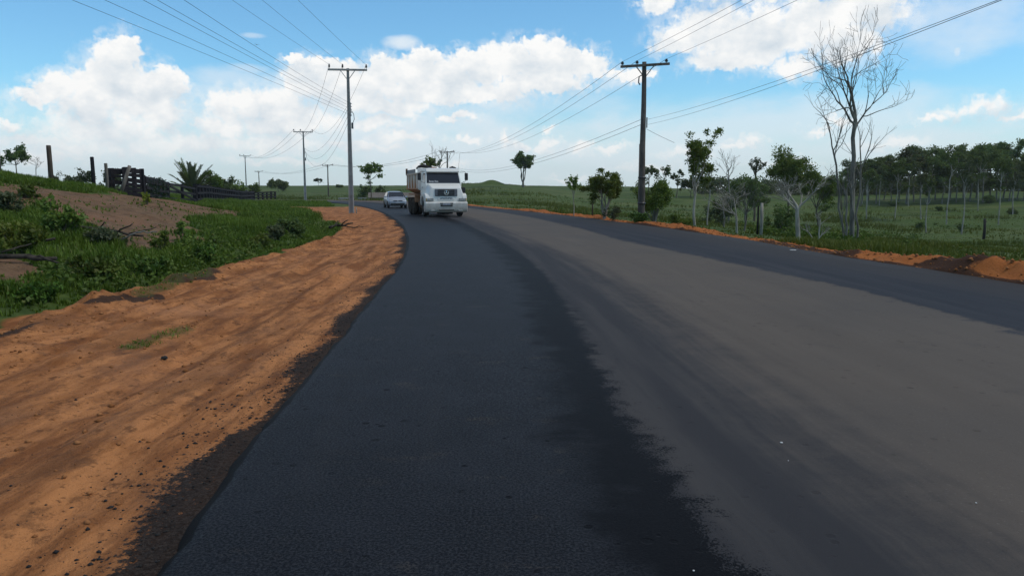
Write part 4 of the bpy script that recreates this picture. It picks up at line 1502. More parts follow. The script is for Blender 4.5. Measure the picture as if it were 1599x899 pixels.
# thin pale trunks standing in the pasture, each under its own small crown
FIELD = [(1355, 343, 262, 40, 'slim'), (1373, 321, 258, 30, 'umbrella'), (1397, 343, 246, 44, 'umbrella'), (1418, 322, 250, 36, 'umbrella'), (1437, 343, 256, 30, 'slim'),
         (1447, 364, 268, 22, 'slim'), (1478, 351, 233, 46, 'umbrella'), (1503, 366, 246, 34, 'slim'), (1559, 352, 246, 40, 'umbrella'), (1527, 330, 232, 50, 'umbrella'), (1580, 336, 256, 40, 'slim'), (1346, 318, 262, 34, 'umbrella')]
protos = {}
FLAB = ['just right of the tallest leafless tree', 'short of the forest right of the first pale trunk', 'with a broad crown, second right of the leafless trees', 'against the forest, far up the slope',
        'left of the nearest pale trunk', 'that stands nearest the road', 'with a forked broad crown in mid pasture', 'with a bent stem right of the forked one',
        'with a straight white stem near the right edge', 'with a wide crown behind the dark stump', 'in the last gap before the right frame edge', 'seen between the stems of the tallest leafless tree']
for i, (u, vb, vt, wp, kd) in enumerate(FIELD):
    p = hit(u, vb)
    h = zpix(vt, p.y) - p.z
    t = make_tree("thin_tree", p, h, wp / FOC * p.y, 300 + i, kd, 'leaf_dull' if i % 3 == 1 else 'leaf_dark', 'bark_pale', trunk_r=0.075, leaf_size=0.17, dens=0.95, fork=0.62 if kd == 'slim' else 0.66)
    tag(t, 'thin pale-trunked tree ' + FLAB[i], 'tree', 'thin trees standing in the right pasture')

# the forest edge on the ridge, tree by tree
fr = np.random.default_rng(77)
proto = []
for i in range(7):
    kd = ['umbrella', 'umbrella', 'round', 'umbrella', 'umbrella', 'round', 'umbrella'][i]
    t = make_tree("forest_tree", (0, 0, -50), 9.0, [7.5, 6.0, 6.5, 8.5, 6.5, 7.5, 9.5][i], 400 + i, kd, ['leaf_dark', 'leaf_dull', 'leaf_dark', 'leaf_dark', 'leaf_dull', 'leaf_dark', 'leaf_dark'][i], 'bark_grey', trunk_r=0.14, leaf_size=0.34, dens=0.8,
                  fork=[0.55, 0.6, 0.42, 0.58, 0.62, 0.4, 0.6][i])
    proto.append(t)
KIND = ['flat-topped dark', 'open-crowned grey-green', 'dense rounded dark', 'wide layered dark', 'slender grey-green', 'bushy rounded dark', 'very wide flat-topped dark']
used = [False] * 7
# (u, distance, v of the top, kind)
FOREST = [(1318, 128, 262, 2), (1332, 134, 255, 0), (1344, 126, 252, 1), (1356, 140, 249, 4), (1368, 132, 252, 0), (1380, 142, 245, 3), (1391, 130, 250, 5), (1403, 138, 246, 0), (1415, 128, 241, 4),
          (1427, 134, 232, 3), (1437, 142, 240, 2), (1449, 130, 236, 6), (1460, 138, 228, 4), (1471, 128, 240, 5), (1482, 136, 236, 2), (1493, 130, 234, 0), (1504, 142, 238, 5), (1514, 132, 232, 3), (1524, 138, 226, 0),
          (1535, 128, 220, 6), (1546, 140, 219, 3), (1556, 132, 228, 0), (1566, 138, 234, 2), (1576, 128, 240, 5), (1588, 134, 243, 2), (1598, 130, 246, 0), (1612, 136, 236, 5), (1630, 130, 230, 3),
          (1300, 150, 268, 2), (1310, 160, 270, 5), (1326, 165, 262, 2), (1350, 165, 262, 5), (1372, 168, 260, 2), (1394, 165, 260, 5), (1418, 168, 258, 2), (1440, 165, 256, 5), (1466, 168, 256, 2), (1490, 165, 254, 5),
          (1512, 168, 256, 2), (1538, 165, 254, 5), (1562, 168, 256, 2), (1584, 165, 258, 5), (1604, 168, 256, 2),
          (1098, 160, 280, 2), (1112, 165, 277, 5), (1128, 158, 282, 2), (1142, 166, 276, 5), (1158, 160, 279, 2), (1188, 166, 276, 5), (1204, 170, 272, 2), (1268, 168, 274, 5), (1286, 160, 276, 2), (988, 165, 279, 5), (1062, 168, 281, 2)]
front = sorted([f for f in FOREST if f[0] > 1310 and f[1] < 150], key=lambda f: f[0])
ORD = ['first', 'second', 'third', 'fourth', 'fifth', 'sixth', 'seventh', 'eighth', 'ninth', 'tenth', 'eleventh', 'twelfth']
cnt = {}
for (u, Y, vt, k) in FOREST:
    loc = spot(u, Y)
    vt += 12 if Y >= 150 else fr.uniform(-13, 8)
    h = zpix(vt, Y) - loc.z
    s = h / 9.0
    sw = s * fr.uniform(0.85, 1.15)
    if not used[k]:
        t = proto[k]
        t.location = loc; t.rotation_euler = (0, 0, fr.uniform(0, 6.28)); t.scale = (sw, sw, s)
        used[k] = True
    else:
        t = copy_thing(proto[k], loc, fr.uniform(0, 6.28), (sw, sw, s))
    where = 'in the front row of the forest' if (Y < 150 and u > 1310) else ('in the back row of the forest' if u > 1295 else 'on the far ridge behind the twiggy trees')
    key = (k, where)
    cnt[key] = cnt.get(key, 0) + 1
    lab = '%s tree %s, %s from the left' % (KIND[k], where, ORD[cnt[key] - 1])
    tag(t, lab, 'tree', 'trees of the forest edge')

# low shrubs in the pasture
for i, (u, v, w, h, lab) in enumerate([(1543, 318, 24, 14, 'dark bush high in the pasture beside the dark stump'), (1466, 330, 14, 8, 'small dark bush below the forest in mid pasture'), (1395, 322, 26, 8, 'low dark shrub patch left in the right pasture'),
                                        (1500, 362, 16, 14, 'green bush at the foot of the bent thin trunk'), (1436, 360, 18, 14, 'green bush left of the nearest thin trunk'), (1580, 335, 26, 10, 'low bush near the right frame edge in the pasture'),
                                        (930, 300, 8, 7, 'tiny bush on the pasture slope behind the sapling'), (845, 289, 6, 6, 'tiny dark bush on the ridge right of the lone dense tree')]):
    p = hit(u, v)
    t = make_tree("bush", p, max(0.5, h / FOC * p.y), w / FOC * p.y, 500 + i, 'shrub', 'leaf_dark', 'bark', 0.03, 0.14, 0.9)
    tag(t, lab, 'bush')
p = hit(1536, 374)
st = MB()
st.tube([(0, 0, -0.2), (0.02, 0, 0.9), (-0.03, 0.02, 1.75)], [0.13, 0.11, 0.10], 8)
st.tube([(0, 0, 1.3), (0.14, 0, 1.55)], [0.05, 0.03], 5)
s_ = st.build("tree_stump", simple_mat("charred_bark", (0.018, 0.016, 0.015), (0.04, 0.036, 0.03), 6, 0.9), smooth=True)
s_.location = p
tag(s_, 'tall charred stump standing alone in the right pasture', 'stump')

# the dark inside of the forest, which reads as one mass
fm = np.random.default_rng(91)
cs = []
for k in range(620):
    u = fm.uniform(1292, 1660); Y = fm.uniform(160, 185)
    d = (u - 799.5) / FOC
    zt_ = fm.uniform(0, 1) ** 0.8 * (3.0 if u > 1420 else 2.4)
    cs.append((d * Y, Y, zt_))
for k in range(260):
    u = fm.uniform(1090, 1300); Y = fm.uniform(166, 185)
    cs.append(((u - 799.5) / FOC * Y, Y, fm.uniform(0, 1) * 3.0))
cs = np.array(cs)
cs[:, 2] += ground_z(cs[:, 0], cs[:, 1])
mesh_obj("forest_undergrowth", leaves_mesh("forest_undergrowth", cs, fm.uniform(0.8, 1.7, len(cs)), 46, 0.55, fm, 0.8, M['leaf_dull'], up=0.3))['kind'] = 'stuff'

# low weeds of the pasture in loose patches
n = 1500
yy = 24 * (140 / 24) ** fm.uniform(0, 1, n)
xx = np.interp(yy, CR[:, 1][CR[:, 1] < 150], CR[:, 0][CR[:, 1] < 150]) + 6 + yy * 0.7 * fm.uniform(0, 1, n)
k = sstep(0.05, 0.35, fbm(xx * 0.09, yy * 0.06, 301, 4)) > fm.uniform(0, 1, n)
xx, yy = xx[k], yy[k]
P0 = np.stack([xx, yy, ground_z(xx, yy) + 0.15], -1)
mesh_obj("pasture_weeds", leaves_mesh("pasture_weeds", P0, fm.uniform(0.25, 0.7, len(P0)), 40, 0.16, fm, 0.5, M['leaf_weed'], up=0.8, elong=1.5))['kind'] = 'stuff'

# ------------------------------------------------------------------ materials of built things
M['concrete'] = simple_mat("concrete", (0.27, 0.265, 0.25), (0.36, 0.35, 0.33), 3, 0.9, 0.2, c2=(0.20, 0.19, 0.175), stretch=(1, 1, 0.4))
M['old_concrete'] = simple_mat("weathered_dark_concrete", (0.075, 0.066, 0.058), (0.145, 0.125, 0.108), 3, 0.92, 0.15, c2=(0.045, 0.040, 0.036), stretch=(1, 1, 0.3))
M['black_wood'] = simple_mat("blackened_wood", (0.010, 0.009, 0.012), (0.024, 0.021, 0.024), 5, 0.85, 0.2, stretch=(1, 1, 1), bmp=0.4)
M['grey_wood'] = simple_mat("grey_weathered_wood", (0.10, 0.088, 0.074), (0.19, 0.17, 0.145), 5, 0.9, 0.15, stretch=(1, 1, 0.2), bmp=0.5, c2=(0.06, 0.052, 0.045))
M['brown_wood'] = simple_mat("brown_post_wood", (0.060, 0.045, 0.034), (0.115, 0.090, 0.070), 5, 0.9, 0.15, stretch=(1, 1, 0.2), bmp=0.5)
M['porcelain'] = simple_mat("dark_porcelain", (0.035, 0.033, 0.034), (0.06, 0.055, 0.055), 5, 0.35, 0.5)
M['steel'] = simple_mat("galvanised_steel", (0.20, 0.20, 0.20), (0.30, 0.30, 0.30), 8, 0.5, 0.5, 0.6)
M['wire'] = simple_mat("aluminium_wire", (0.060, 0.062, 0.066), None, 5, 0.6, 0.3)
M['roof_tile'] = simple_mat("old_roof_tile", (0.13, 0.115, 0.10), (0.19, 0.165, 0.145), 4, 0.9, 0.1, c2=(0.11, 0.095, 0.085))


# ------------------------------------------------------------------ poles
def insulator(z0, x0, parent, h=0.26, s=1.0):
    mb = MB()
    mb.tube([(x0, 0, z0), (x0, 0, z0 + h * 0.35)], [0.018, 0.018], 6)
    prof = [(0.035, 0.30), (0.075, 0.34), (0.045, 0.50), (0.085, 0.56), (0.05, 0.72), (0.062, 0.80), (0.04, 0.92), (0.045, 1.0), (0.01, 1.02)]
    mb.loft([[(x0 + r_ * s * math.cos(a), r_ * s * math.sin(a), z0 + t * h) for a in np.linspace(0, 2 * math.pi, 9)[:-1]] for r_, t in prof])
    return mb.build('insulator', M['porcelain'], parent, smooth=True)


def concrete_pole(loc, height, rz, detail=True):
    root = empty("concrete_pole", loc, rz)
    b0, t0 = 0.36, 0.17            # width at base and top
    d0_, d1_ = 0.26, 0.13
    mb = MB()
    w = lambda z: b0 + (t0 - b0) * z / height
    dd = lambda z: d0_ + (d1_ - d0_) * z / height
    for sx in (-1, 1):             # two flanges of the double-T section
        zs = np.linspace(-0.4, height, 6)
        rings = []
        for z_ in zs:
            xo, xi = sx * w(z_) / 2, sx * w(z_) * (0.27)
            y_ = dd(z_) / 2
            rings.append([(xi, -y_, z_), (xo, -y_, z_), (xo, y_, z_), (xi, y_, z_)])
        mb.loft(rings)
    rings = []
    for z_ in (-0.4, height - 0.02):
        xi = w(z_) * 0.275
        y_ = dd(z_) * 0.22
        rings.append([(-xi, -y_, z_), (xi, -y_, z_), (xi, y_, z_), (-xi, y_, z_)])
    mb.loft(rings)
    z_ = 1.3
    while z_ < height - 1.0:       # solid diaphragms across the web
        mb.box((0, 0, z_), (w(z_) * 0.56, dd(z_) * 0.90, 0.16))
        z_ += 1.45
    mb.box((0, 0, height - 0.45), (w(height) * 0.56, dd(height) * 0.90, 0.9))
    mb.build('shaft', M['concrete'], root)
    ca = MB()
    ca.box((0, -0.14, height - 0.12), (2.7, 0.11, 0.13))
    ca.build('crossarm', M['concrete'], root, bevel=0.01)
    for sx in (-1, 1):
        MB().beam((sx * 0.50, -0.15, height - 0.17), (sx * 0.09, -0.10, height - 0.72), 0.04, 0.04).build('brace', M['steel'], root)
    for x0 in (-1.28, -0.36, 1.28):
        o = insulator(height - 0.055, x0, root, 0.34, 1.0)
    if detail:
        rk = MB()
        rk.beam((0.12, -0.02, height - 3.3), (0.12, -0.02, height - 2.35), 0.05, 0.06)
        for k in range(5):
            rk.cyl((0.17, -0.06, height - 3.22 + 0.2 * k), (0.17, 0.06, height - 3.22 + 0.2 * k), 0.035, n=8)
        rk.build('wire_rack', M['steel'], root)
        MB().box((0.22, 0, height - 3.95), (0.13, 0.16, 0.42)).build('fuse_box', M['porcelain'], root, bevel=0.02)
        MB().tube([(0.17, 0, height - 2.9), (0.33, 0, height - 3.15), (0.36, 0, height - 3.5), (0.24, 0, height - 3.8)], 0.022, 6).build('cable', M['porcelain'], root, smooth=True)
    return root


def wood_pole(loc, height, rz, arm=2.35, detail=True):
    root = empty("wooden_pole", loc, rz)
    mb = MB()
    zs = np.linspace(-0.4, height, 9)
    mb.tube([(0.012 * math.sin(z_ * 1.3), 0.01 * math.cos(z_), z_) for z_ in zs], np.linspace(0.175, 0.105, 9), 12)
    mb.build('shaft', M['old_concrete'], root, smooth=True)
    MB().beam((-arm / 2, -0.16, height - 0.26), (arm / 2, -0.16, height - 0.10), 0.10, 0.12).build('crossarm', M['old_concrete'], root, bevel=0.01)
    for sx in (-1, 1):
        MB().beam((sx * 0.42, -0.17, height - 0.24 + sx * 0.03), (sx * 0.07, -0.13, height - 0.68), 0.045, 0.04).build('brace', M['old_concrete'], root)
    for k, x0 in enumerate((-arm / 2 + 0.12, -0.36, arm / 2 - 0.12)):
        insulator(height - 0.12 + 0.068 * x0, x0, root, 0.20, 1.15)
    if detail:
        MB().tube([(-0.16, -0.06, -0.3), (-0.155, -0.06, height * 0.5)], 0.035, 6).build('conduit', M['grey_wood'], root, smooth=True)
        for z_ in (height * 0.285, height * 0.125):
            MB().cyl((0, 0, z_), (0, 0, z_ + 0.10), 0.20, n=12).build('band', M['porcelain'], root, smooth=True)
        rk = MB()
        rk.beam((-0.12, -0.1, height - 3.0), (-0.12, -0.1, height - 2.6), 0.05, 0.05)
        rk.beam((0.17, -0.05, height - 3.15), (0.17, -0.05, height - 2.65), 0.05, 0.05)
        rk.build('wire_rack', M['porcelain'], root)
        MB().tube([(-0.10, -0.1, height - 0.62), (-0.28, -0.14, height - 0.72), (-0.30, -0.14, height - 1.0), (-0.22, -0.1, height - 1.1)], 0.03, 6).build('drop_insulator', M['porcelain'], root, smooth=True)
    return root


cp = []
for (u, Y, vt, rz, lab) in [(549, 55.5, 107, 0.10, 'nearest and tallest concrete power pole beside the curve'),
                            (477, 112, 205, 0.20, 'second concrete power pole standing in the grass farther back'),
                            (385, 200, 243, 0.25, 'third concrete power pole behind the black fence')]:
    loc = spot(u, Y)
    p = concrete_pole(loc, zpix(vt, Y) - loc.z, rz, Y < 150)
    # the poles stand plumb: only the wires lean on them
    tag(p, lab, 'power pole', 'concrete power poles')
    cp.append((loc, zpix(vt, Y) - loc.z, rz))
wp = []
for (u, Y, vt, rz, arm, lab) in [(1001, 38.5, 97, 0.05, 2.4, 'nearest dark power pole with crossarm on the right of the road'),
                                 (699, 128, 236, 0.25, 2.4, 'dark power pole sticking up behind the truck'),
                                 (513, 168, 257, 0.30, 2.35, 'thin dark power pole in the far field left of the car'),
                                 (405, 240, 267, 0.35, 2.4, 'farthest pole on the horizon right of the third concrete pole')]:
    loc = spot(u, Y)
    p = wood_pole(loc, zpix(vt, Y) - loc.z, rz, arm, Y < 60)
    tag(p, lab, 'power pole', 'dark power poles')
    wp.append((loc, zpix(vt, Y) - loc.z, rz, arm))


# ------------------------------------------------------------------ wires
def wire(p0, p1, sag, label, rad=0.0068, n=26, group='power lines', cat='power line'):
    p0, p1 = np.array(p0), np.array(p1)
    t = np.linspace(0, 1, n)
    pts = p0 + (p1 - p0) * t[:, None]
    pts[:, 2] -= sag * 4 * t * (1 - t)
    mb = MB()
    mb.tube(pts, rad, 5)
    o = mb.build('power_line', M['wire'], smooth=True)
    tag(o, label, cat, group)
    return o


def arm_pt(p, x, dz):
    loc, h, rz = p[:3]
    return np.array([loc.x + x * math.cos(rz), loc.y + x * math.sin(rz), loc.z + h + dz])


def lead(p0, u, v, Y, Yend):
    """far end of a wire that leaves p0 and crosses pixel (u, v) at distance Y, going on to Yend"""
    q = np.array(on_ray(u, v, Y))
    t = (Yend - p0[1]) / (q[1] - p0[1])
    return p0 + (q - p0) * t


# left line, toward the viewer: three high wires and five low ones
names = ['left', 'middle', 'right']
for k, (x, u0) in enumerate(((-1.28, 362), (-0.36, 409), (1.28, 465))):
    a = arm_pt(cp[0], x, 0.25)
    e = lead(a, u0, 0, 35.0, -14)
    e[2] = a[2] - 0.3 + (e[2] - a[2]) * 0.15
    # choose the sag so that the wire passes the measured place
    q = np.array(on_ray(u0, 0, 35.0))
    t = (35.0 - a[1]) / (e[1] - a[1])
    sag = (a[2] + (e[2] - a[2]) * t - q[2]) / (4 * t * (1 - t))
    wire(a, e, sag, '%s of three high wires from the nearest concrete pole over the viewer' % names[k])
    b2 = arm_pt(cp[1], x, 0.25)
    wire(a, b2, 2.2, '%s of three high wires between the nearest and second concrete poles' % names[k], 0.010)
    c2 = arm_pt(cp[2], x, 0.25)
    wire(b2, c2, 2.2, '%s of three high wires between second and third concrete poles' % names[k], 0.016)
for k, u0 in enumerate((112, 163, 223, 245, 287)):
    loc, h, rz = cp[0]
    a = np.array([loc.x + 0.15, loc.y - 0.05, loc.z + h - 3.22 + 0.2 * k])
    Yc = 24.0
    q = np.array(on_ray(u0, 0, Yc))
    e = lead(a, u0, 0, Yc, -14)
    e[2] = a[2] + 0.4
    t = (Yc - a[1]) / (e[1] - a[1])
    sag = (a[2] + (e[2] - a[2]) * t - q[2]) / (4 * t * (1 - t))
    wire(a, e, sag, '%s from the left of five low wires leaving the nearest concrete pole overhead' % ORD[k])
    l2, h2, r2_ = cp[1]
    b2 = np.array([l2.x + 0.15, l2.y, l2.z + h2 - 3.2 + 0.2 * k])
    if k in (0, 2, 4):
        wire(a, b2, 2.6 - 0.25 * k, '%s of the low wires between nearest and second concrete poles' % ['lowest', '', 'middle', '', 'highest'][k], 0.010)
# right line
for k, (x, u0, v0) in enumerate(((-1.08, 1159, 0), (-0.36, 1178, 0), (1.08, 1246, 0))):
    a = arm_pt(wp[0], x, 0.08 + 0.068 * x)
    Yc = 26.0 if k < 2 else 24.5
    q = np.array(on_ray(u0, v0, Yc))
    # level of the wire at that place fixes the distance
    for _ in range(6):
        zt = a[2] - 0.35
        d = pix_dir(u0, v0)
        Yc = (zt - CAM_H) / (d[2] / d[1])
        q = np.array(on_ray(u0, v0, Yc))
    e = lead(a, u0, v0, Yc, -16)
    e[2] = a[2]
    t = (Yc - a[1]) / (e[1] - a[1])
    sag = (a[2] + (e[2] - a[2]) * t - q[2]) / (4 * t * (1 - t))
    wire(a, e, sag, '%s of three high wires from the nearest dark pole up over the road' % names[k], 0.0062)
    b2 = arm_pt(wp[1], x, 0.08)
    wire(a, b2, 1.9, '%s of three high wires from the nearest dark pole to the truck' % names[k], 0.0095)
for (i, j) in ((1, 2), (2, 3)):
    for x, nm in ((-1.0, 'left'), (1.0, 'right')):
        wire(arm_pt(wp[i], x, 0.08), arm_pt(wp[j], x, 0.08), 1.4, '%s far wire between the pole behind the truck and the thin pole' % nm if i == 1 else '%s far wire between the thin pole and the farthest pole' % nm, 0.020)
loc, h, rz = wp[0][:3]
for k, (zz, u0, v0) in enumerate(((h - 2.75, 1560, 0), (h - 3.0, 1545, 8))):
    a = np.array([loc.x + 0.17, loc.y - 0.05, loc.z + zz])
    # passes close over the viewer's right
    d = pix_dir(u0, v0)
    Yc = (a[2] - 0.55 - CAM_H) / (d[2] / d[1])
    q = np.array(on_ray(u0, v0, Yc))
    e = lead(a, u0, v0, Yc, -10)
    e[2] = a[2]
    t = (Yc - a[1]) / (e[1] - a[1])
    sag = (a[2] + (e[2] - a[2]) * t - q[2]) / (4 * t * (1 - t))
    wire(a, e, sag, '%s of two low wires crossing before the tallest bare tree' % ('upper', 'lower')[k], 0.0052)
    l2, h2 = wp[1][:2]
    b2 = np.array([l2.x, l2.y, l2.z + h2 - 2.2 - 0.25 * k])
    wire(np.array([loc.x - 0.12, loc.y - 0.1, loc.z + zz]), b2, 1.6, '%s of two low wires from the nearest dark pole to the truck' % ('upper', 'lower')[k], 0.0095)
gy_ = hit(1150, 352)
wire((loc.x + 0.16, loc.y, loc.z + h - 3.2), on_ray(1053, 223, loc.y + 1.2), 0.02, 'thin stay wire slanting right from the nearest dark pole to the ragged tree', 0.009, 6, 'stay wires', 'stay wire')

# ------------------------------------------------------------------ fence posts on the bank
POSTS = [(80, 287, 227, 10, 'brown_wood', 'tallest brown fence post on the left bank skyline'), (147, 297, 245, 8, 'black_wood', 'blackened fence post between the brown post and the gate'),
         (168, 299, 255, 7, 'grey_wood', 'pale corner post at the left end of the black gate'), (0.5, 268, 203, 5, 'grey_wood', 'thin post cut by the left frame edge')]
for (u, vb, vt, wpx, m_, lab) in POSTS:
    Y = 33.0 + (u / 168.0) * 6
    p = spot(u, Y)
    h = zpix(vt, Y) - p.z
    w = wpx * 0.72 / FOC * Y / 2
    mb = MB()
    mb.tube([(0, 0, -0.3), (w * 0.1, 0, h * 0.5), (0, 0, h * 0.98), (0, 0, h)], [w * 1.05, w, w * 0.95, w * 0.8], 10)
    o = mb.build('fence_post', M[m_], smooth=True)
    o.location = p
    tag(o, lab, 'fence post', 'fence posts on the left bank')

# ------------------------------------------------------------------ black board fence
def pt(u, Y):
    return spot(u, Y)


def run_fence(name, pts, height, boards, post_step, label, board_h=0.16, brace=(), post_w=0.15, mat='black_wood', board_t=0.045):
    """posts and boards along a chain of ground points"""
    root = empty(name, pts[0])
    o0 = Vector(pts[0])
    P_ = [Vector(p) for p in pts]
    first = True
    for i in range(len(P_) - 1):
        a, b_ = P_[i], P_[i + 1]
        L = (b_ - a).length
        n = max(1, int(round(L / post_step)))
        for k in range(n + (1 if i == len(P_) - 2 else 0)):
            q = a.lerp(b_, k / n)
            q.z = a.z + (b_.z - a.z) * k / n
            hh = height * rng.uniform(1.02, 1.10)
            mb = MB()
            mb.box((q.x - o0.x, q.y - o0.y, q.z - o0.z + hh / 2 - 0.15), (post_w, post_w, hh + 0.3), rng.uniform(-0.2, 0.2), rng.uniform(-0.02, 0.02))
            mb.build('post', M[mat], root)
        for bz in boards:
            mb = MB()
            for k in range(n):
                q0, q1 = a.lerp(b_, k / n), a.lerp(b_, (k + 1) / n)
                z0 = a.z + (b_.z - a.z) * k / n + bz + rng.uniform(-0.02, 0.02); z1 = a.z + (b_.z - a.z) * (k + 1) / n + bz + rng.uniform(-0.02, 0.02)
                d = (q1 - q0).normalized()
                off = Vector((d.y, -d.x, 0)) * (post_w / 2 + board_t / 2 + 0.004)
                mb.beam(Vector((q0.x, q0.y, z0)) + off - o0 - d * 0.002, Vector((q1.x, q1.y, z1)) + off - o0 - d * 0.006, board_t, board_h)
            mb.build('board', M[mat], root)
    for (i, s) in brace:
        a, b_ = P_[i], P_[i + 1]
        d = (b_ - a).normalized()
        off = Vector((d.y, -d.x, 0)) * (post_w / 2 + board_t * 1.5 + 0.01)
        za, zb_ = H(a.x, a.y), H(b_.x, b_.y)
        p0 = Vector((a.x, a.y, za + (height - 0.2 if s > 0 else 0.15))) + off - o0
        p1 = Vector((b_.x, b_.y, zb_ + (0.15 if s > 0 else height - 0.2))) + off - o0
        MB().beam(p0, p1, board_t, board_h).build('diagonal_brace', M[mat], root)
    tag(root, label, 'fence')
    return root


# the gate: heavy boards on upright posts, level along the top; solid at its right half
def board_panel(name, u0, Y0, u1, Y1, vt0, vt1, rows, posts, label, cat, dy=0.0):
    """rows = [(share of the height, board height)]"""
    a, b_ = pt(u0, Y0), pt(u1, Y1)
    za, zb2 = zpix(vt0, Y0), zpix(vt1, Y1)
    root = empty(name, a)
    for (t_, bh) in rows:
        p0 = Vector((0, dy, (za - a.z) * t_ - bh / 2))
        p1 = Vector((b_.x - a.x, b_.y - a.y + dy, b_.z + (zb2 - b_.z) * t_ - a.z - bh / 2 + rng.uniform(-0.012, 0.012)))
        MB().beam(p0, p1, 0.05, bh).build('board', M['black_wood'], root)
    for t_ in posts:
        q = a.lerp(b_, t_)
        zt_ = za + (zb2 - za) * t_ + 0.03
        MB().box((q.x - a.x, q.y - a.y + 0.10, (zt_ + q.z) / 2 - a.z - 0.15), (0.20, 0.13, zt_ - q.z + 0.3)).build('post', M['black_wood'], root)
    tag(root, label, cat)
    return root


board_panel("plank_gate", 170, 40.0, 197, 40.6, 263.5, 263, [(1.0, 0.30), (0.74, 0.12), (0.52, 0.20), (0.20, 0.16)], [0.05, 0.2, 0.97], 'heavy black plank gate panel with open gaps at its left half', 'gate')
board_panel("plank_screen", 195, 40.5, 224.5, 41.4, 261.5, 264.5, [(1.0, 0.24), (0.82, 0.17), (0.66, 0.22), (0.49, 0.18), (0.34, 0.22), (0.18, 0.20)], [0.06, 0.5, 0.93], 'nearly solid black plank panel right of the leaning post', 'fence panel', -0.14)
lp0, lp1 = pt(187, 39.4), on_ray(202.5, 259, 39.9)
mb = MB()
mb.tube([Vector((0, 0, -0.1)), Vector(lp1) - Vector(lp0)], [0.095, 0.085], 8)
o = mb.build('leaning_post', M['grey_wood'], smooth=True)
o.location = lp0
tag(o, 'grey round post leaning against the black plank gate', 'post')
# green-clad stretch, the open stretch with a brace, then the long run
run_fence("board_fence", [pt(226, 42), pt(262, 50)], 1.22, [0.25, 0.62, 0.98, 1.16], 2.4, 'black board fence stretch half hidden under the climbing vine', 0.17, (), 0.17)
run_fence("board_fence", [pt(263, 50), pt(304, 62)], 1.22, [0.22, 0.70, 1.16], 6.0, 'open black three-board fence stretch with a diagonal brace before the palm', 0.15, ((0, 1),), 0.17)
run_fence("board_fence", [pt(306, 62), pt(326, 70), pt(350, 83), pt(378, 104), pt(396, 124)], 1.42, [0.30, 0.82, 1.34], 2.0, 'long black post-and-board fence running away behind the tall grass', 0.17, (), 0.24)
run_fence("board_fence", [pt(397, 124), pt(430, 130)], 1.25, [0.45, 0.85, 1.22], 1.2, 'far end of the black fence turning across below the horizon', 0.2, (), 0.24)
# vine over the fence
M['leaf_vine'] = leaf_mat("vine_leaf", (0.012, 0.034, 0.028), (0.030, 0.060, 0.046))
r_ = np.random.default_rng(9)
vine = empty("climbing_vine", pt(244, 45.0))
base_ = Vector(vine.location)
cs = []
for k in range(90):
    t_ = r_.uniform(0, 1)
    q = pt(231, 43.0).lerp(pt(260, 49.0), t_)
    cs.append((q.x - base_.x + r_.normal() * 0.05, q.y - base_.y - 0.25 + r_.normal() * 0.05, H(q.x, q.y) - base_.z + r_.uniform(0.05, 1.18)))
st = MB()
for k in range(5):
    q = pt(233, 43.2).lerp(pt(259, 48.6), k / 4)
    st.tube([(q.x - base_.x, q.y - base_.y - 0.25, H(q.x, q.y) - base_.z - 0.1), (q.x - base_.x + 0.1, q.y - base_.y - 0.2, H(q.x, q.y) - base_.z + 1.0)], 0.018, 5)
st.build('stem', M['bark'], vine)
mesh_obj('foliage', leaves_mesh('foliage', cs, r_.uniform(0.16, 0.28, len(cs)), 60, 0.12, r_, 0.9, M['leaf_vine'], up=0.2), vine)
tag(vine, 'blue-green climbing vine covering the fence right of the plank panel', 'vine')

# ------------------------------------------------------------------ roadside post on the right, thin wire-fence stakes
for (u, Y, vt, wpx, m_, lab) in [(1188, 34.5, 317, 7, 'bark_pale', 'pale weathered post between the twiggy tree and thick pale tree'), (1182.5, 34.6, 322, 4, 'black_wood', 'dark charred post standing against the pale weathered post'),
                                 (925, 45, 308, 3, 'brown_wood', 'thin dark fence stake left of the bright bushy tree'), (722, 92, 302, 3, 'bark_pale', 'thin pale fence stake in the pasture right of the truck'),
                                 (598, 54.5, 322, 2.5, 'bark_pale', 'short white marker stake on the orange earth by the concrete pole')]:
    p = spot(u, Y)
    if u == 598:
        p = spot(556.5, 54.5); vt = 324
    h = zpix(vt, Y) - p.z
    w = wpx * 0.72 / FOC * Y / 2
    mb = MB()
    mb.tube([(0, 0, -0.3), (w * 0.15, 0, h * 0.5), (-w * 0.1, 0, h)], [w * 1.05, w, w * 0.85], 8)
    o = mb.build('stake' if wpx < 4 else 'wooden_post', M[m_], smooth=True)
    o.location = p
    tag(o, lab, 'post')

# ------------------------------------------------------------------ low shed below the far curve
sp = spot(612, 140)
shed = empty("low_shed", (sp.x, sp.y, sp.z), 0.15)
wd = 9.6
zt = zpix(301.5, 140) - sp.z
ze = zpix(308.5, 138) - sp.z
rf = MB()
rf.prism([(-1.9, ze - 0.10), (0, zt - 0.02), (1.9, ze - 0.10), (1.9, ze + 0.02), (0, zt + 0.10), (-1.9, ze + 0.02)], -wd / 2 + 0.6, wd / 2)
rf.build('roof', M['roof_tile'], shed)
for k in range(7):
    MB().box((-wd / 2 + 0.9 + k * (wd - 1.4) / 6, -1.45, ze / 2 - 0.4), (0.14, 0.14, max(0.2, ze + 0.62))).build('post', M['grey_wood'], shed)
sl = MB()
sl.box((0.2, 1.1, ze / 2 - 0.45), (wd - 1.0, 0.08, max(0.2, ze + 0.5)))
sl.build('wall', M['brown_wood'], shed)
tag(shed, 'low open shed with an old tiled roof behind the silver car', 'shed')
sb = spot(550, 128)
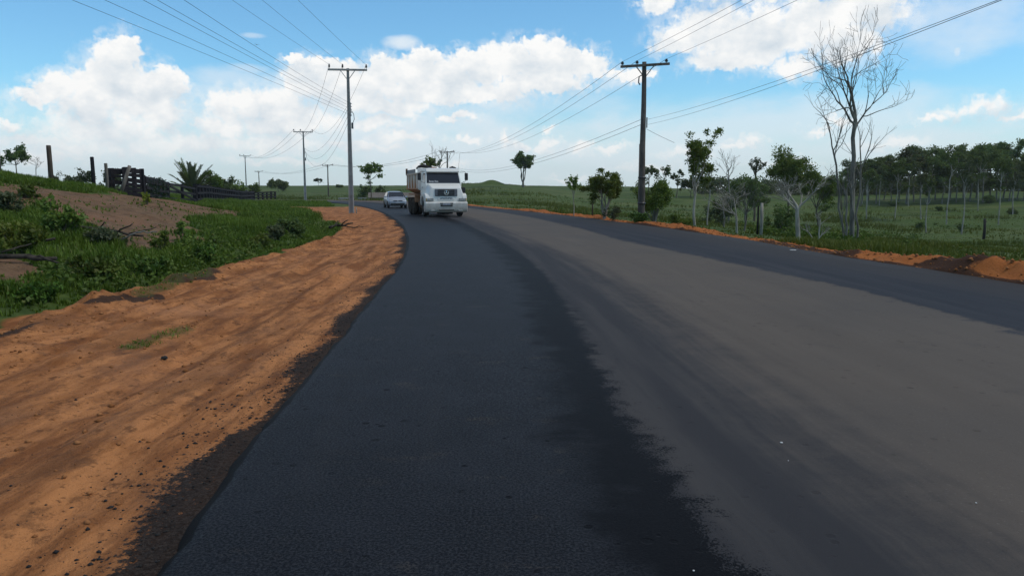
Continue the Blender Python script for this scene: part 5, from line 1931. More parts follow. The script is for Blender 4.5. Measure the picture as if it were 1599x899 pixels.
for k, (u, Y, w_, lab) in enumerate([(541, 132, 2.6, 'left pale concrete slab lying beyond the far curve'), (566, 134, 1.5, 'right pale concrete slab beyond the far curve near the shed')]):
    q = spot(u, Y)
    o = MB().box((0, 0, 0.12), (w_, 0.9, 0.34), 0.1).build('concrete_slab', M['concrete'], bevel=0.03)
    o.location = q
    tag(o, lab, 'slab')

# ------------------------------------------------------------------ berm of pushed-up earth along the right edge
sB = np.arange(0, arc[-1], 0.10)
# stations measured along the right edge
ra_ = np.concatenate([[0], np.cumsum(np.linalg.norm(np.diff(CR, axis=0), axis=1))])
sel = (CR[:, 1] > 9.0) & (CR[:, 1] < 100)
s0, s1 = ra_[sel][0], ra_[sel][-1]
ss = []
s_ = s0
while s_ < s1:
    ss.append(s_)
    s_ += 0.09 + max(0, (s_ - s0 - 15)) * 0.004
ss = np.array(ss)
ex = np.interp(ss, ra_, CR[:, 0]); ey = np.interp(ss, ra_, CR[:, 1])
tx = np.gradient(ex); ty = np.gradient(ey)
tl = np.hypot(tx, ty); rnx, rny = ty / tl, -tx / tl
prof_t = np.linspace(-0.12, 1.75, 22)
BX = ex[:, None] + rnx[:, None] * prof_t[None]; BY = ey[:, None] + rny[:, None] * prof_t[None]
hgt_ = (0.07 + 0.15 * sstep(-0.15, 0.6, fbm(ss * 0.22, ss * 0, 201, 3)) + 0.17 * np.exp(-((ey - 14.6) / 1.8) ** 2) + 0.08 * sstep(20, 10, ey)) * (1 - 0.55 * sstep(45, 80, ey))
shape = np.exp(-((prof_t - 0.62) / 0.40) ** 2)
off_ = 0.3 * fbm(ss * 0.5, ss * 0, 203, 3)
shape2 = np.exp(-((prof_t[None] - 0.62 - off_[:, None]) / 0.40) ** 2)
gz_ = ground_z(BX, BY, fine=True)
BZ = gz_ + hgt_[:, None] * shape2 + shape2 * (0.06 * fbm(BX * 2.6, BY * 2.6, 205, 4) + 0.05 * fbm(BX * 9, BY * 9, 206, 2))
BZ[:, 0] = -0.15
BZ[:, 1:4] = np.maximum(BZ[:, 1:4], -0.10)
BZ[:, -1] = gz_[:, -1] - 0.15
nr_, nc_ = BX.shape
ib = np.arange(nr_ * nc_).reshape(nr_, nc_)
bq = np.stack([ib[:-1, :-1], ib[:-1, 1:], ib[1:, 1:], ib[1:, :-1]], -1).reshape(-1, 4)
bme = np_mesh("earth_berm", np.stack([BX, BY, BZ], -1).reshape(-1, 3), quads=bq)
set_smooth(bme)
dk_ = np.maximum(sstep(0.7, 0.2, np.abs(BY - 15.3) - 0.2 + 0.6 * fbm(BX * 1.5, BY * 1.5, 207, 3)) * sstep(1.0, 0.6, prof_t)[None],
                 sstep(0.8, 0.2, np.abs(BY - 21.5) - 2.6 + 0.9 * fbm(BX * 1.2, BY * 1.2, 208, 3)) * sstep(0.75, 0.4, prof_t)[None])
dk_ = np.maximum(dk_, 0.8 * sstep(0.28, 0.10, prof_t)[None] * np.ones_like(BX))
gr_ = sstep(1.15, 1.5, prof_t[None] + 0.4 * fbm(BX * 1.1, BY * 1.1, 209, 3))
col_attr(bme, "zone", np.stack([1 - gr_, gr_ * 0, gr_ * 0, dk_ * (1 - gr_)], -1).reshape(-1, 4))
col_attr(bme, "zone2", np.zeros((nr_ * nc_, 4)) + np.array([0, 0, 0, 1.0]))
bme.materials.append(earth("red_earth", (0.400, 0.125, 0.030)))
bo = link(bpy.data.objects.new("earth_berm", bme))
bo['kind'] = 'structure'

# ------------------------------------------------------------------ vehicle materials
def paint(name, c, dirt_c, rough=0.35, metal=0.0, amount=0.5):
    m, nt, b = new_mat(name)
    P_ = obj_pos()
    s = nt.nodes.new('ShaderNodeSeparateXYZ')
    nt.links.new(P_.s, s.inputs[0])
    z_ = Sk(s.outputs[2])
    n = noise(P_, 3.5, 5, 0.65)
    f = smooth(0.0 - z_ + (n - 0.5) * 1.1, -1.15, -0.2) * amount
    f = Sk.m('MAXIMUM', f, smooth(n, 0.62, 0.78) * 0.22 * amount)
    setin(b, 'Base Color', mixc(f, c, dirt_c))
    setin(b, 'Roughness', mixc(f, (rough,) * 3, (0.85,) * 3))
    setin(b, 'Metallic', metal)
    setin(b, 'Coat Weight', 0.25)
    return m


M['white_paint'] = paint("white_cab_paint", (0.76, 0.74, 0.69), (0.36, 0.28, 0.20), 0.4, 0, 0.75)
M['silver_paint'] = paint("silver_car_paint", (0.36, 0.40, 0.46), (0.22, 0.20, 0.18), 0.28, 0.45, 0.35)
M['glass'] = simple_mat("dark_glass", (0.012, 0.016, 0.024), None, 4, 0.06, 0.6)
M['rubber'] = simple_mat("tyre_rubber", (0.016, 0.015, 0.014), (0.034, 0.029, 0.025), 7, 0.9, 0.2)
M['dusty_rubber'] = simple_mat("dusty_tyre_rubber", (0.030, 0.026, 0.022), (0.085, 0.066, 0.050), 5, 0.95, 0.1)
M['rim'] = simple_mat("dusty_rim", (0.20, 0.18, 0.155), (0.30, 0.27, 0.24), 8, 0.6, 0.3, 0.2)
M['black_plastic'] = simple_mat("black_plastic", (0.012, 0.012, 0.013), (0.022, 0.021, 0.021), 8, 0.5, 0.4)
M['grey_plastic'] = simple_mat("grey_grille", (0.11, 0.115, 0.13), (0.15, 0.155, 0.17), 8, 0.5, 0.4)
M['chrome'] = simple_mat("chrome", (0.72, 0.73, 0.75), None, 8, 0.2, 0.5, 1.0)
M['lamp_glass'] = simple_mat("headlight_glass", (0.20, 0.21, 0.21), (0.34, 0.34, 0.32), 9, 0.15, 0.7)
M['amber'] = simple_mat("amber_lens", (0.42, 0.26, 0.08), None, 8, 0.25, 0.5)
M['plate'] = simple_mat("grey_plate", (0.36, 0.37, 0.40), (0.42, 0.43, 0.46), 8, 0.5, 0.3)
M['chassis'] = simple_mat("muddy_chassis", (0.075, 0.050, 0.034), (0.19, 0.115, 0.07), 4, 0.9, 0.15, c2=(0.035, 0.028, 0.022))
M['rust_rail'] = simple_mat("rusty_orange_steel", (0.32, 0.15, 0.075), (0.46, 0.27, 0.16), 4, 0.85, 0.2, c2=(0.20, 0.085, 0.04))
M['tarp'] = simple_mat("rolled_black_tarp", (0.018, 0.017, 0.018), (0.035, 0.032, 0.03), 5, 0.8, 0.2)
M['soil'] = simple_mat("orange_soil", (0.24, 0.10, 0.035), (0.38, 0.17, 0.07), 5, 0.95, 0.1, bmp=0.6)
M['white_mark'] = simple_mat("white_lettering", (0.70, 0.70, 0.70), None, 4, 0.6, 0.2)
M['blue_mark'] = simple_mat("grey_lettering", (0.10, 0.11, 0.14), None, 4, 0.6, 0.2)


def rusty_cream():
    m, nt, b = new_mat("rust_stained_cream_paint")
    P_ = obj_pos()
    s = nt.nodes.new('ShaderNodeSeparateXYZ')
    nt.links.new(P_.s, s.inputs[0])
    z_ = Sk(s.outputs[2])
    n = noise(Sk.v('MULTIPLY', P_, (3, 3, 0.8)), 1.6, 5, 0.65)
    f = smooth(0.0 - z_ + (n - 0.5) * 1.1, -2.42, -1.75)
    c = mixc(smooth(n, 0.3, 0.7), (0.60, 0.53, 0.43), (0.46, 0.36, 0.25))
    c = mixc(f * 0.92, c, (0.42, 0.185, 0.07))
    c = mixc(smooth(noise(P_, 6, 4, 0.7), 0.58, 0.72) * 0.6, c, (0.24, 0.10, 0.05))
    setin(b, 'Base Color', c)
    setin(b, 'Roughness', 0.75)
    return m


M['dump'] = rusty_cream()


def wheel(name, c, rad, width, parent, tyre='rubber', dual=False):
    """tyre mesh with the rim as its child; axis along x"""
    mb = MB()
    xs = [(-width / 2, width / 2)] if not dual else [(-width / 2, -width * 0.06), (width * 0.06, width / 2)]
    for (a, bb) in xs:
        w = bb - a
        prof = [(a + w * 0.12, rad * 0.58), (a, rad * 0.72), (a + w * 0.02, rad * 0.90), (a + w * 0.14, rad * 0.985), (a + w * 0.5, rad), (bb - w * 0.14, rad * 0.985), (bb - w * 0.02, rad * 0.90), (bb, rad * 0.72), (bb - w * 0.12, rad * 0.58)]
        mb.loft([[(c[0] + x_, c[1] + r_ * math.cos(t), c[2] + r_ * math.sin(t)) for t in np.linspace(0, 2 * math.pi, 25)[:-1]] for x_, r_ in prof])
    t_ = mb.build(name, M[tyre], parent, smooth=True)
    rm = MB()
    prof = [(-width * 0.36, rad * 0.58), (-width * 0.40, rad * 0.56), (-width * 0.20, rad * 0.46), (-width * 0.22, rad * 0.22), (-width * 0.42, rad * 0.20), (-width * 0.44, rad * 0.02)]
    rings = [[(c[0] + x_, c[1] + r_ * math.cos(t), c[2] + r_ * math.sin(t)) for t in np.linspace(0, 2 * math.pi, 25)[:-1]] for x_, r_ in prof]
    rings += [[(2 * c[0] - p[0], p[1], p[2]) for p in rr] for rr in rings[::-1]]
    rm.loft(rings)
    r_ = rm.build('rim', M['rim'], t_, smooth=True)
    return t_


# ------------------------------------------------------------------ dump truck; local +y runs back from the bumper
tp_ = spot(697.5, 45.3)
truck = empty("dump_truck", (tp_.x, tp_.y, 0.004), R(16.0))
cab = MB()
# bonnet and lower cab, then the upper cab, as rings of one shell
def ring(y, z0, z1, w0, w1, r=0.08):
    return [(-w0, y, z0), (-w0, y, z1 * 0.5 + z0 * 0.5), (-w1, y, z1 - r), (-w1 + r, y, z1), (w1 - r, y, z1), (w1, y, z1 - r), (w0, y, z1 * 0.5 + z0 * 0.5), (w0, y, z0)]
cab.loft([ring(0.10, 0.88, 1.62, 0.98, 0.86), ring(0.13, 0.88, 1.70, 1.02, 0.90), ring(0.26, 0.88, 1.78, 1.06, 0.93), ring(0.80, 0.90, 1.93, 1.10, 0.98), ring(0.90, 0.90, 1.96, 1.10, 1.00)])
def ring2(z, y0, y1, w0, w1):
    return [(-w0, y0, z), (w0, y0, z), (w1, y1, z), (-w1, y1, z)]
cab.loft([ring2(0.95, 0.86, 2.45, 1.10, 1.12), ring2(1.95, 0.86, 2.45, 1.08, 1.12), ring2(2.62, 1.20, 2.45, 1.00, 1.06), ring2(2.74, 1.24, 2.44, 0.99, 1.05), ring2(2.84, 1.42, 2.38, 0.90, 0.97), ring2(2.88, 1.65, 2.25, 0.75, 0.84)])
cab_o = cab.build('cab', M['white_paint'], truck, bevel=0.045)
# visor over the windscreen
MB().prism([(1.06, 2.60), (1.02, 2.66), (1.10, 2.80), (1.30, 2.84), (1.30, 2.70)], -1.0, 1.0).build('sun_visor', M['white_paint'], cab_o, bevel=0.02)
ws = MB()
ws.add([(-1.00, 0.862, 1.975), (1.00, 0.862, 1.975), (0.945, 1.167, 2.59), (-0.945, 1.167, 2.59), (-1.00, 0.90, 1.965), (1.00, 0.90, 1.965), (0.945, 1.20, 2.58), (-0.945, 1.20, 2.58)],
       [(0, 1, 2, 3), (7, 6, 5, 4), (0, 4, 5, 1), (1, 5, 6, 2), (2, 6, 7, 3), (3, 7, 4, 0)])
ws_o = ws.build('windshield', M['glass'], cab_o)
# small illegible white script low in the corner of the glass
lt_ = MB()
r_ = np.random.default_rng(2)
xk = -0.86
for k in range(9):
    w_ = r_.uniform(0.03, 0.07)
    hgt_k = 0.085 if k in (0, 5) else 0.05
    for (za, zb_) in ((0.0, hgt_k),):
        y_ = lambda zz: 0.865 + (zz) * 0.5 - 0.006
        lt_.beam((xk, y_(0.06), 2.045), (xk + w_ * 0.5, y_(0.06 + hgt_k), 2.045 + hgt_k), 0.012, 0.020)
        lt_.beam((xk + w_ * 0.5, y_(0.06 + hgt_k), 2.045 + hgt_k), (xk + w_, y_(0.06), 2.045), 0.012, 0.020)
    xk += w_ + (0.06 if k == 4 else 0.012)
lt_.build('script_lettering', M['white_mark'], ws_o)
for sx in (-1, 1):
    sw = MB()
    x_ = sx * 1.088
    sw.add([(x_, 1.12, 2.00), (x_, 1.95, 2.00), (x_ * 0.965, 1.95, 2.56), (x_ * 0.955, 1.36, 2.56), (x_ - sx * 0.03, 1.12, 2.00), (x_ - sx * 0.03, 1.95, 2.00), (x_ * 0.965 - sx * 0.03, 1.95, 2.56), (x_ * 0.955 - sx * 0.03, 1.36, 2.56)],
           [(0, 1, 2, 3), (7, 6, 5, 4), (0, 4, 5, 1), (1, 5, 6, 2), (2, 6, 7, 3), (3, 7, 4, 0)])
    sw.build('side_window', M['glass'], cab_o)
    # door seam and handle
    MB().box((sx * 1.118, 1.85, 1.72), (0.03, 0.16, 0.035)).build('door_handle', M['black_plastic'], cab_o)
    # wide front fender over the wheel
    pr = [(0.06, 0.88), (0.05, 1.10), (0.14, 1.28), (0.36, 1.38), (1.55, 1.38), (1.86, 1.22), (1.90, 0.80)]
    for t in np.linspace(0.05, math.pi - 0.25, 9):
        pr.append((1.18 + 0.60 * math.cos(t), 0.62 + 0.56 * math.sin(t)))
    pr.append((0.56, 0.88))
    MB().prism(pr, sx * 0.96, sx * 1.235).build('fender', M['white_paint'], truck, bevel=0.035)
    # headlamp, indicator
    h_ = MB().box((sx * 0.96, 0.045, 1.01), (0.40, 0.09, 0.155)).build('headlight', M['lamp_glass'], truck, bevel=0.015)
    MB().box((sx * 1.165, 0.055, 1.01), (0.085, 0.09, 0.155)).build('indicator', M['amber'], truck, bevel=0.012)
    # mirrors on long arms
    mi = MB()
    mi.tube([(sx * 1.04, 1.15, 2.62), (sx * 1.36, 1.02, 2.64), (sx * 1.40, 1.0, 2.50)], 0.016, 6)
    mi.tube([(sx * 1.09, 1.0, 1.98), (sx * 1.38, 0.98, 2.10), (sx * 1.40, 1.0, 2.25)], 0.014, 6)
    mm = mi.build('mirror', M['black_plastic'], truck)
    MB().box((sx * 1.42, 0.99, 2.36), (0.20, 0.11, 0.44)).build('mirror_housing', M['black_plastic'], mm, bevel=0.04)
MB().box((1.14, 0.62, 1.55), (0.26, 0.14, 0.36)).build('fender_mirror', M['black_plastic'], truck, bevel=0.04)
MB().tube([(1.16, 0.85, 1.4), (1.16, 0.85, 1.95)], 0.012, 5).build('mirror_arm', M['black_plastic'], truck)
MB().tube([(0.98, 1.2, 2.80), (1.10, 1.28, 3.75)], 0.006, 4).build('antenna', M['black_plastic'], truck)
# grille with bars and the round star emblem
gr = MB()
gr.box((0, 0.085, 1.42), (1.34, 0.07, 0.42))
g_o = gr.build('grille', M['grey_plastic'], truck, bevel=0.03)
MB().box((0, 0.045, 1.42), (0.98, 0.03, 0.36)).build('grille_opening', M['black_plastic'], g_o, bevel=0.01)
gb = MB()
for z_ in (1.31, 1.42, 1.53):
    gb.box((0, 0.024, z_), (0.96 if z_ != 1.42 else 1.02, 0.02, 0.022))
gb.build('grille_bar', M['grey_plastic'], g_o)
em = MB()
n_ = 28
for k in range(n_):
    a0, a1 = 2 * math.pi * k / n_, 2 * math.pi * (k + 1) / n_
    em.beam((0.125 * math.cos(a0), 0.0, 1.42 + 0.125 * math.sin(a0)), (0.125 * math.cos(a1), 0.0, 1.42 + 0.125 * math.sin(a1)), 0.020, 0.013)
for k in range(3):
    a0 = math.pi / 2 + k * 2 * math.pi / 3
    em.beam((0, 0.0, 1.42), (0.122 * math.cos(a0), 0.0, 1.42 + 0.122 * math.sin(a0)), 0.020, 0.030, 0.016, 0.008)
em.build('star_emblem', M['chrome'], g_o)
MB().box((0, 0.10, 1.08), (1.0, 0.06, 0.20)).build('lower_panel', M['white_paint'], truck, bevel=0.02)
pl_ = MB()
for k in range(11):
    pl_.box((-0.34 + k * 0.068, 0.066, 1.08 + 0.008 * (k % 3)), (0.045, 0.012, 0.055 + 0.02 * (k % 2)))
pl_.build('worn_lettering', M['blue_mark'], truck)
# bumper
bp = MB()
bp.prism([(-0.02, 0.46), (-0.04, 0.84), (0.02, 0.88), (0.42, 0.88), (0.42, 0.30), (0.10, 0.26), (0.02, 0.34)], -1.265, 1.265)
b_o = bp.build('bumper', M['white_paint'], truck, bevel=0.05, seg=3)
MB().box((0, -0.040, 0.665), (0.72, 0.05, 0.10)).build('bumper_slot', M['black_plastic'], b_o, bevel=0.02)
MB().box((0, -0.040, 0.79), (0.78, 0.03, 0.07)).build('bumper_slot', M['black_plastic'], b_o, bevel=0.02)
MB().box((0, -0.022, 0.40), (0.92, 0.06, 0.06)).build('bumper_slot', M['black_plastic'], b_o, bevel=0.02)
lpz = MB().box((0, -0.062, 0.745), (0.44, 0.018, 0.13)).build('license_plate', M['plate'], b_o, bevel=0.006)
pm = MB()
for k in range(7):
    pm.box((-0.16 + k * 0.052 + (0.03 if k > 2 else 0), -0.073, 0.738), (0.026, 0.006, 0.062))
pm.build('plate_marks', M['blue_mark'], lpz)
for sx in (-1, 1):
    MB().box((sx * 0.82, -0.022, 0.37), (0.26, 0.05, 0.09)).build('fog_light', M['lamp_glass'], b_o, bevel=0.02)
MB().box((0, 0.5, 0.24), (0.9, 0.25, 0.14)).build('tow_beam', M['black_plastic'], truck)
# chassis, tank, boxes
ch = MB()
for sx in (-1, 1):
    ch.box((sx * 0.42, 4.3, 0.86), (0.10, 6.2, 0.24))
for y_ in (1.2, 2.6, 4.0, 5.2, 6.6):
    ch.box((0, y_, 0.86), (0.74, 0.10, 0.20))
ch.box((0, 1.18, 0.52), (1.7, 0.12, 0.14))
ch.build('chassis', M['chassis'], truck)
MB().cyl((-0.78, 2.75, 0.72), (-0.78, 3.75, 0.72), 0.29, n=18).build('fuel_tank', M['chassis'], truck, smooth=False, bevel=0.03)
MB().box((-0.86, 2.50, 0.62), (0.36, 0.30, 0.42)).build('battery_box', M['chassis'], truck, bevel=0.02)
MB().box((0.86, 3.1, 0.72), (0.40, 1.0, 0.46)).build('tool_box', M['chassis'], truck, bevel=0.02)
for y_ in (5.0, 6.28):
    MB().cyl((-0.95, y_, 0.52), (0.95, y_, 0.52), 0.10, n=10).build('axle', M['chassis'], truck)
for sx in (-1, 1):
    wheel('wheel', (sx * 1.03, 1.18, 0.515), 0.515, 0.29, truck, 'rubber')
    for y_ in (5.0, 6.28):
        wheel('wheel', (sx * 0.94, y_, 0.515), 0.515, 0.58, truck, 'dusty_rubber', True)
    # rusty fender plate before the rear wheels and flap behind
    MB().prism([(4.05, 0.80), (4.05, 1.28), (4.30, 1.34), (6.95, 1.34), (6.95, 1.26), (4.40, 1.24), (4.25, 0.80)], sx * 0.70, sx * 1.20).build('rear_fender', M['rust_rail'], truck, bevel=0.015)
    MB().box((sx * 0.94, 7.02, 0.72), (0.56, 0.02, 0.72)).build('mud_flap', M['black_plastic'], truck)
# dump body: tub with sloping foot, ribs, rails
db = MB()
y0, y1 = 2.72, 7.25
oW, iW = 1.235, 1.19
zt_, zf = 2.62, 1.62
db.loft([[(-0.70, y, 1.34), (-oW, y, zf), (-oW, y, zt_), (-iW, y, zt_), (-iW, y, zf + 0.03), (-0.68, y, 1.40), (0.68, y, 1.40), (iW, y, zf + 0.03), (iW, y, zt_), (oW, y, zt_), (oW, y, zf), (0.70, y, 1.34)] for y in (y0, y1)])
d_o = db.build('dump_body', M['dump'], truck)
MB().prism([(-0.70, 1.33), (-oW - 0.01, zf), (-oW - 0.01, 2.90), (oW + 0.01, 2.90), (oW + 0.01, zf), (0.70, 1.33)], y0 - 0.06, y0 + 0.05, 'Y').build('front_board', M['white_paint'], d_o, bevel=0.015)
MB().prism([(-0.70, 1.33), (-oW - 0.01, zf), (-oW - 0.01, 2.66), (oW + 0.01, 2.66), (oW + 0.01, zf), (0.70, 1.33)], y1 - 0.02, y1 + 0.06, 'Y').build('tailgate', M['dump'], d_o)
for sx in (-1, 1):
    rl = MB()
    rl.box((sx * (oW + 0.03), (y0 + y1) / 2, zt_ - 0.05), (0.09, y1 - y0, 0.10))
    rl.box((sx * (oW + 0.025), (y0 + y1) / 2, zf + 0.02), (0.07, y1 - y0, 0.09))
    rl.build('side_rail', M['dump'], d_o, bevel=0.01)
    for k in range(8):
        y_ = y0 + 0.25 + k * (y1 - y0 - 0.45) / 7
        MB().box((sx * (oW + 0.022), y_, (zt_ + zf) / 2 - 0.02), (0.05, 0.09, zt_ - zf - 0.17)).build('rib', M['white_paint'] if k % 2 == 0 else M['dump'], d_o)
    # dark weathered side extension along the top of the tub
    MB().box((sx * (oW - 0.02), (y0 + 1.1 + y1) / 2, zt_ + 0.12), (0.03, y1 - y0 - 1.1, 0.24)).build('side_extension', M['grey_plastic'], d_o)
    MB().box((sx * (oW + 0.02), y1 - 0.02, zt_ + 0.14), (0.12, 0.12, 0.42)).build('corner_post', M['chassis'], d_o, bevel=0.01)
tr_ = MB()
tr_.tube([(-1.30, y0 + 0.05, 2.86), (-1.15, y0 + 0.1, 2.98), (-0.85, y0 + 0.12, 3.04), (-0.55, y0 + 0.1, 2.98), (-0.35, y0 + 0.1, 2.95)], [0.05, 0.08, 0.11, 0.07, 0.05], 8)
tr_.build('tarp_roll', M['tarp'], d_o, smooth=True)
MB().tube([(0.75, y0 + 0.05, 2.93), (0.95, y0 + 0.05, 2.97), (1.15, y0 + 0.05, 2.92)], [0.04, 0.06, 0.04], 8).build('tarp_roll', M['tarp'], d_o, smooth=True)
tag(truck, 'white dump truck with rust-stained tipper body coming toward the viewer', 'truck')
# load of earth inside the tub
so = MB()
nx_, ny_ = 14, 22
vs = []
r_ = np.random.default_rng(4)
for j in range(ny_):
    for i in range(nx_):
        x_ = -1.17 + 2.34 * i / (nx_ - 1); y_ = y0 + 0.1 + (y1 - y0 - 0.2) * j / (ny_ - 1)
        e_ = min(i, nx_ - 1 - i, j, ny_ - 1 - j)
        z_ = 2.30 + 0.72 * math.exp(-(x_ / 0.75) ** 2 - ((y_ - 4.2) / 1.5) ** 2) + r_.uniform(-0.04, 0.04)
        if e_ == 0:
            z_ = 1.75
        vs.append((x_, y_, z_))
so.add(vs, [(j * nx_ + i, j * nx_ + i + 1, (j + 1) * nx_ + i + 1, (j + 1) * nx_ + i) for j in range(ny_ - 1) for i in range(nx_ - 1)])
s_o = so.build('soil_load', M['soil'], smooth=True)
s_o.location = truck.location; s_o.rotation_euler = truck.rotation_euler
tag(s_o, 'heap of orange soil carried in the tipper body of the truck', 'soil')

# ------------------------------------------------------------------ silver hatchback
cpos = spot(621.5, 67.0)
car = empty("hatchback_car", (cpos.x, cpos.y, 0.004), R(16))
ST = [  # y, z bottom, z belt, z top, w bottom, w belt, w top
    (0.00, 0.30, 0.48, 0.58, 0.58, 0.62, 0.54), (0.08, 0.22, 0.52, 0.68, 0.72, 0.75, 0.64), (0.30, 0.19, 0.56, 0.78, 0.78, 0.81, 0.70), (0.80, 0.19, 0.64, 0.89, 0.79, 0.83, 0.70), (1.02, 0.19, 0.68, 0.94, 0.79, 0.83, 0.70),
    (1.42, 0.19, 0.70, 1.22, 0.79, 0.83, 0.61), (1.72, 0.19, 0.72, 1.40, 0.79, 0.83, 0.555), (2.15, 0.19, 0.73, 1.455, 0.79, 0.83, 0.555), (2.75, 0.19, 0.74, 1.45, 0.79, 0.83, 0.555), (3.25, 0.20, 0.75, 1.38, 0.79, 0.82, 0.54), (3.62, 0.24, 0.75, 1.08, 0.77, 0.80, 0.60),
    (3.80, 0.30, 0.70, 0.88, 0.72, 0.76, 0.62), (3.86, 0.38, 0.62, 0.72, 0.66, 0.68, 0.6)]
rings = []
for (y, zb, zl, zt2, wb, wl, wt_) in ST:
    half = [(wb * 0.92, zb), (wb, zb + 0.08), (wl, (zb + zl) / 2 + 0.03), (wl, zl), (wl * 0.985, min(zl + 0.14, zt2 - 0.02)), (wt_ + (wl - wt_) * 0.12, zt2 - 0.05 if zt2 > zl + 0.2 else zt2 - 0.012), (wt_ * 0.86, zt2)]
    rings.append([(x_, y, z_) for x_, z_ in half] + [(-x_, y, z_) for x_, z_ in half[::-1]])
bdy = MB()
bdy.loft(rings)
body_o = bdy.build('body', M['silver_paint'], car, smooth=True)
sm = body_o.modifiers.new('subsurf', 'SUBSURF'); sm.levels = 1; sm.render_levels = 2


def slab(pts, n, th):
    n = Vector(n).normalized()
    q = [Vector(p) + n * th for p in pts] + [Vector(p) - n * 0.03 for p in pts]
    k = len(pts)
    fs = [tuple(range(k)), tuple(range(2 * k - 1, k - 1, -1))] + [(i, k + i, k + (i + 1) % k, (i + 1) % k) for i in range(k)]
    return MB().add(q, fs)


slab([(-0.66, 1.05, 0.965), (0.66, 1.05, 0.965), (0.55, 1.66, 1.365), (-0.55, 1.66, 1.365)], (0, -0.55, 0.83), 0.018).build('windshield', M['glass'], body_o, bevel=0.008)
for sx in (-1, 1):
    slab([(sx * 0.795, 1.28, 0.93), (sx * 0.795, 2.18, 0.93), (sx * 0.625, 2.18, 1.37), (sx * 0.635, 1.74, 1.345)], (sx * 0.93, 0, 0.36), 0.016).build('side_window', M['glass'], body_o)
    slab([(sx * 0.795, 2.24, 0.93), (sx * 0.79, 3.20, 0.95), (sx * 0.625, 3.02, 1.34), (sx * 0.625, 2.24, 1.37)], (sx * 0.93, 0, 0.36), 0.016).build('side_window', M['glass'], body_o)
    slab([(sx * 0.42, 0.055, 0.60), (sx * 0.72, 0.20, 0.60), (sx * 0.70, 0.26, 0.735), (sx * 0.42, 0.11, 0.69)], (sx * 0.3, -1, 0.35), 0.03).build('headlight', M['lamp_glass'], body_o, bevel=0.01)
    mr_ = MB().box((sx * 0.92, 1.28, 0.96), (0.20, 0.11, 0.14)).build('mirror', M['silver_paint'], car, bevel=0.03)
    for y_ in (0.74, 3.16):
        MB().cyl((sx * 0.70, y_, 0.30), (sx * 0.832, y_, 0.30), 0.345, n=24).build('wheel_arch', M['black_plastic'], car)
        wheel('wheel', (sx * 0.745, y_, 0.295), 0.295, 0.19, car)
MB().box((-0.21, 0.03, 0.615), (0.36, 0.08, 0.085)).build('grille', M['black_plastic'], body_o, bevel=0.012)
MB().box((0.21, 0.03, 0.615), (0.36, 0.08, 0.085)).build('grille', M['black_plastic'], body_o, bevel=0.012)
MB().box((0, 0.005, 0.355), (1.16, 0.10, 0.14)).build('air_intake', M['black_plastic'], body_o, bevel=0.02)
MB().box((0, -0.018, 0.475), (0.40, 0.02, 0.12)).build('license_plate', M['plate'], body_o, bevel=0.006)
em = MB()
for k in range(18):
    a0, a1 = 2 * math.pi * k / 18, 2 * math.pi * (k + 1) / 18
    em.beam((0.06 * math.cos(a0), -0.004, 0.635 + 0.06 * math.sin(a0)), (0.06 * math.cos(a1), -0.004, 0.635 + 0.06 * math.sin(a1)), 0.012, 0.014)
for (xa, za, xb, zb_) in ((-0.035, 0.675, 0, 0.645), (0.035, 0.675, 0, 0.645), (-0.05, 0.645, -0.025, 0.59), (-0.025, 0.59, 0, 0.63), (0, 0.63, 0.025, 0.59), (0.025, 0.59, 0.05, 0.645)):
    em.beam((xa, -0.004, za), (xb, -0.004, zb_), 0.010, 0.012)
em.build('round_emblem', M['chrome'], body_o)
for sx in (-1, 1):
    MB().box((sx * 0.40, 0.95, 0.975), (0.5, 0.02, 0.012), sx * 0.1).build('wiper', M['black_plastic'], body_o)
tag(car, 'silver hatchback car following behind the truck on the curve', 'car')

# ------------------------------------------------------------------ crumbs of asphalt and clods of earth: nobody could count them
def clods(name, P0, size, mat, seed):
    r = np.random.default_rng(seed)
    base = np.array([(1, 0, 0), (-1, 0, 0), (0, 1, 0), (0, -1, 0), (0, 0, 1), (0, 0, -1)], float)
    tri = np.array([(0, 2, 4), (2, 1, 4), (1, 3, 4), (3, 0, 4), (2, 0, 5), (1, 2, 5), (3, 1, 5), (0, 3, 5)])
    n = len(P0)
    V = base[None] * r.uniform(0.55, 1.2, (n, 6, 1)) * size[:, None, None]
    a = r.uniform(0, 6.28, n)
    c, s = np.cos(a), np.sin(a)
    X = V[..., 0] * c[:, None] - V[..., 1] * s[:, None]; Y = V[..., 0] * s[:, None] + V[..., 1] * c[:, None]
    V = np.stack([X * r.uniform(0.8, 1.4, n)[:, None], Y, V[..., 2] * 0.7], -1) + P0[:, None, :]
    me = np_mesh(name, V.reshape(-1, 3), tris=(np.arange(n)[:, None, None] * 6 + tri[None]).reshape(-1, 3))
    me.materials.append(mat)
    return me


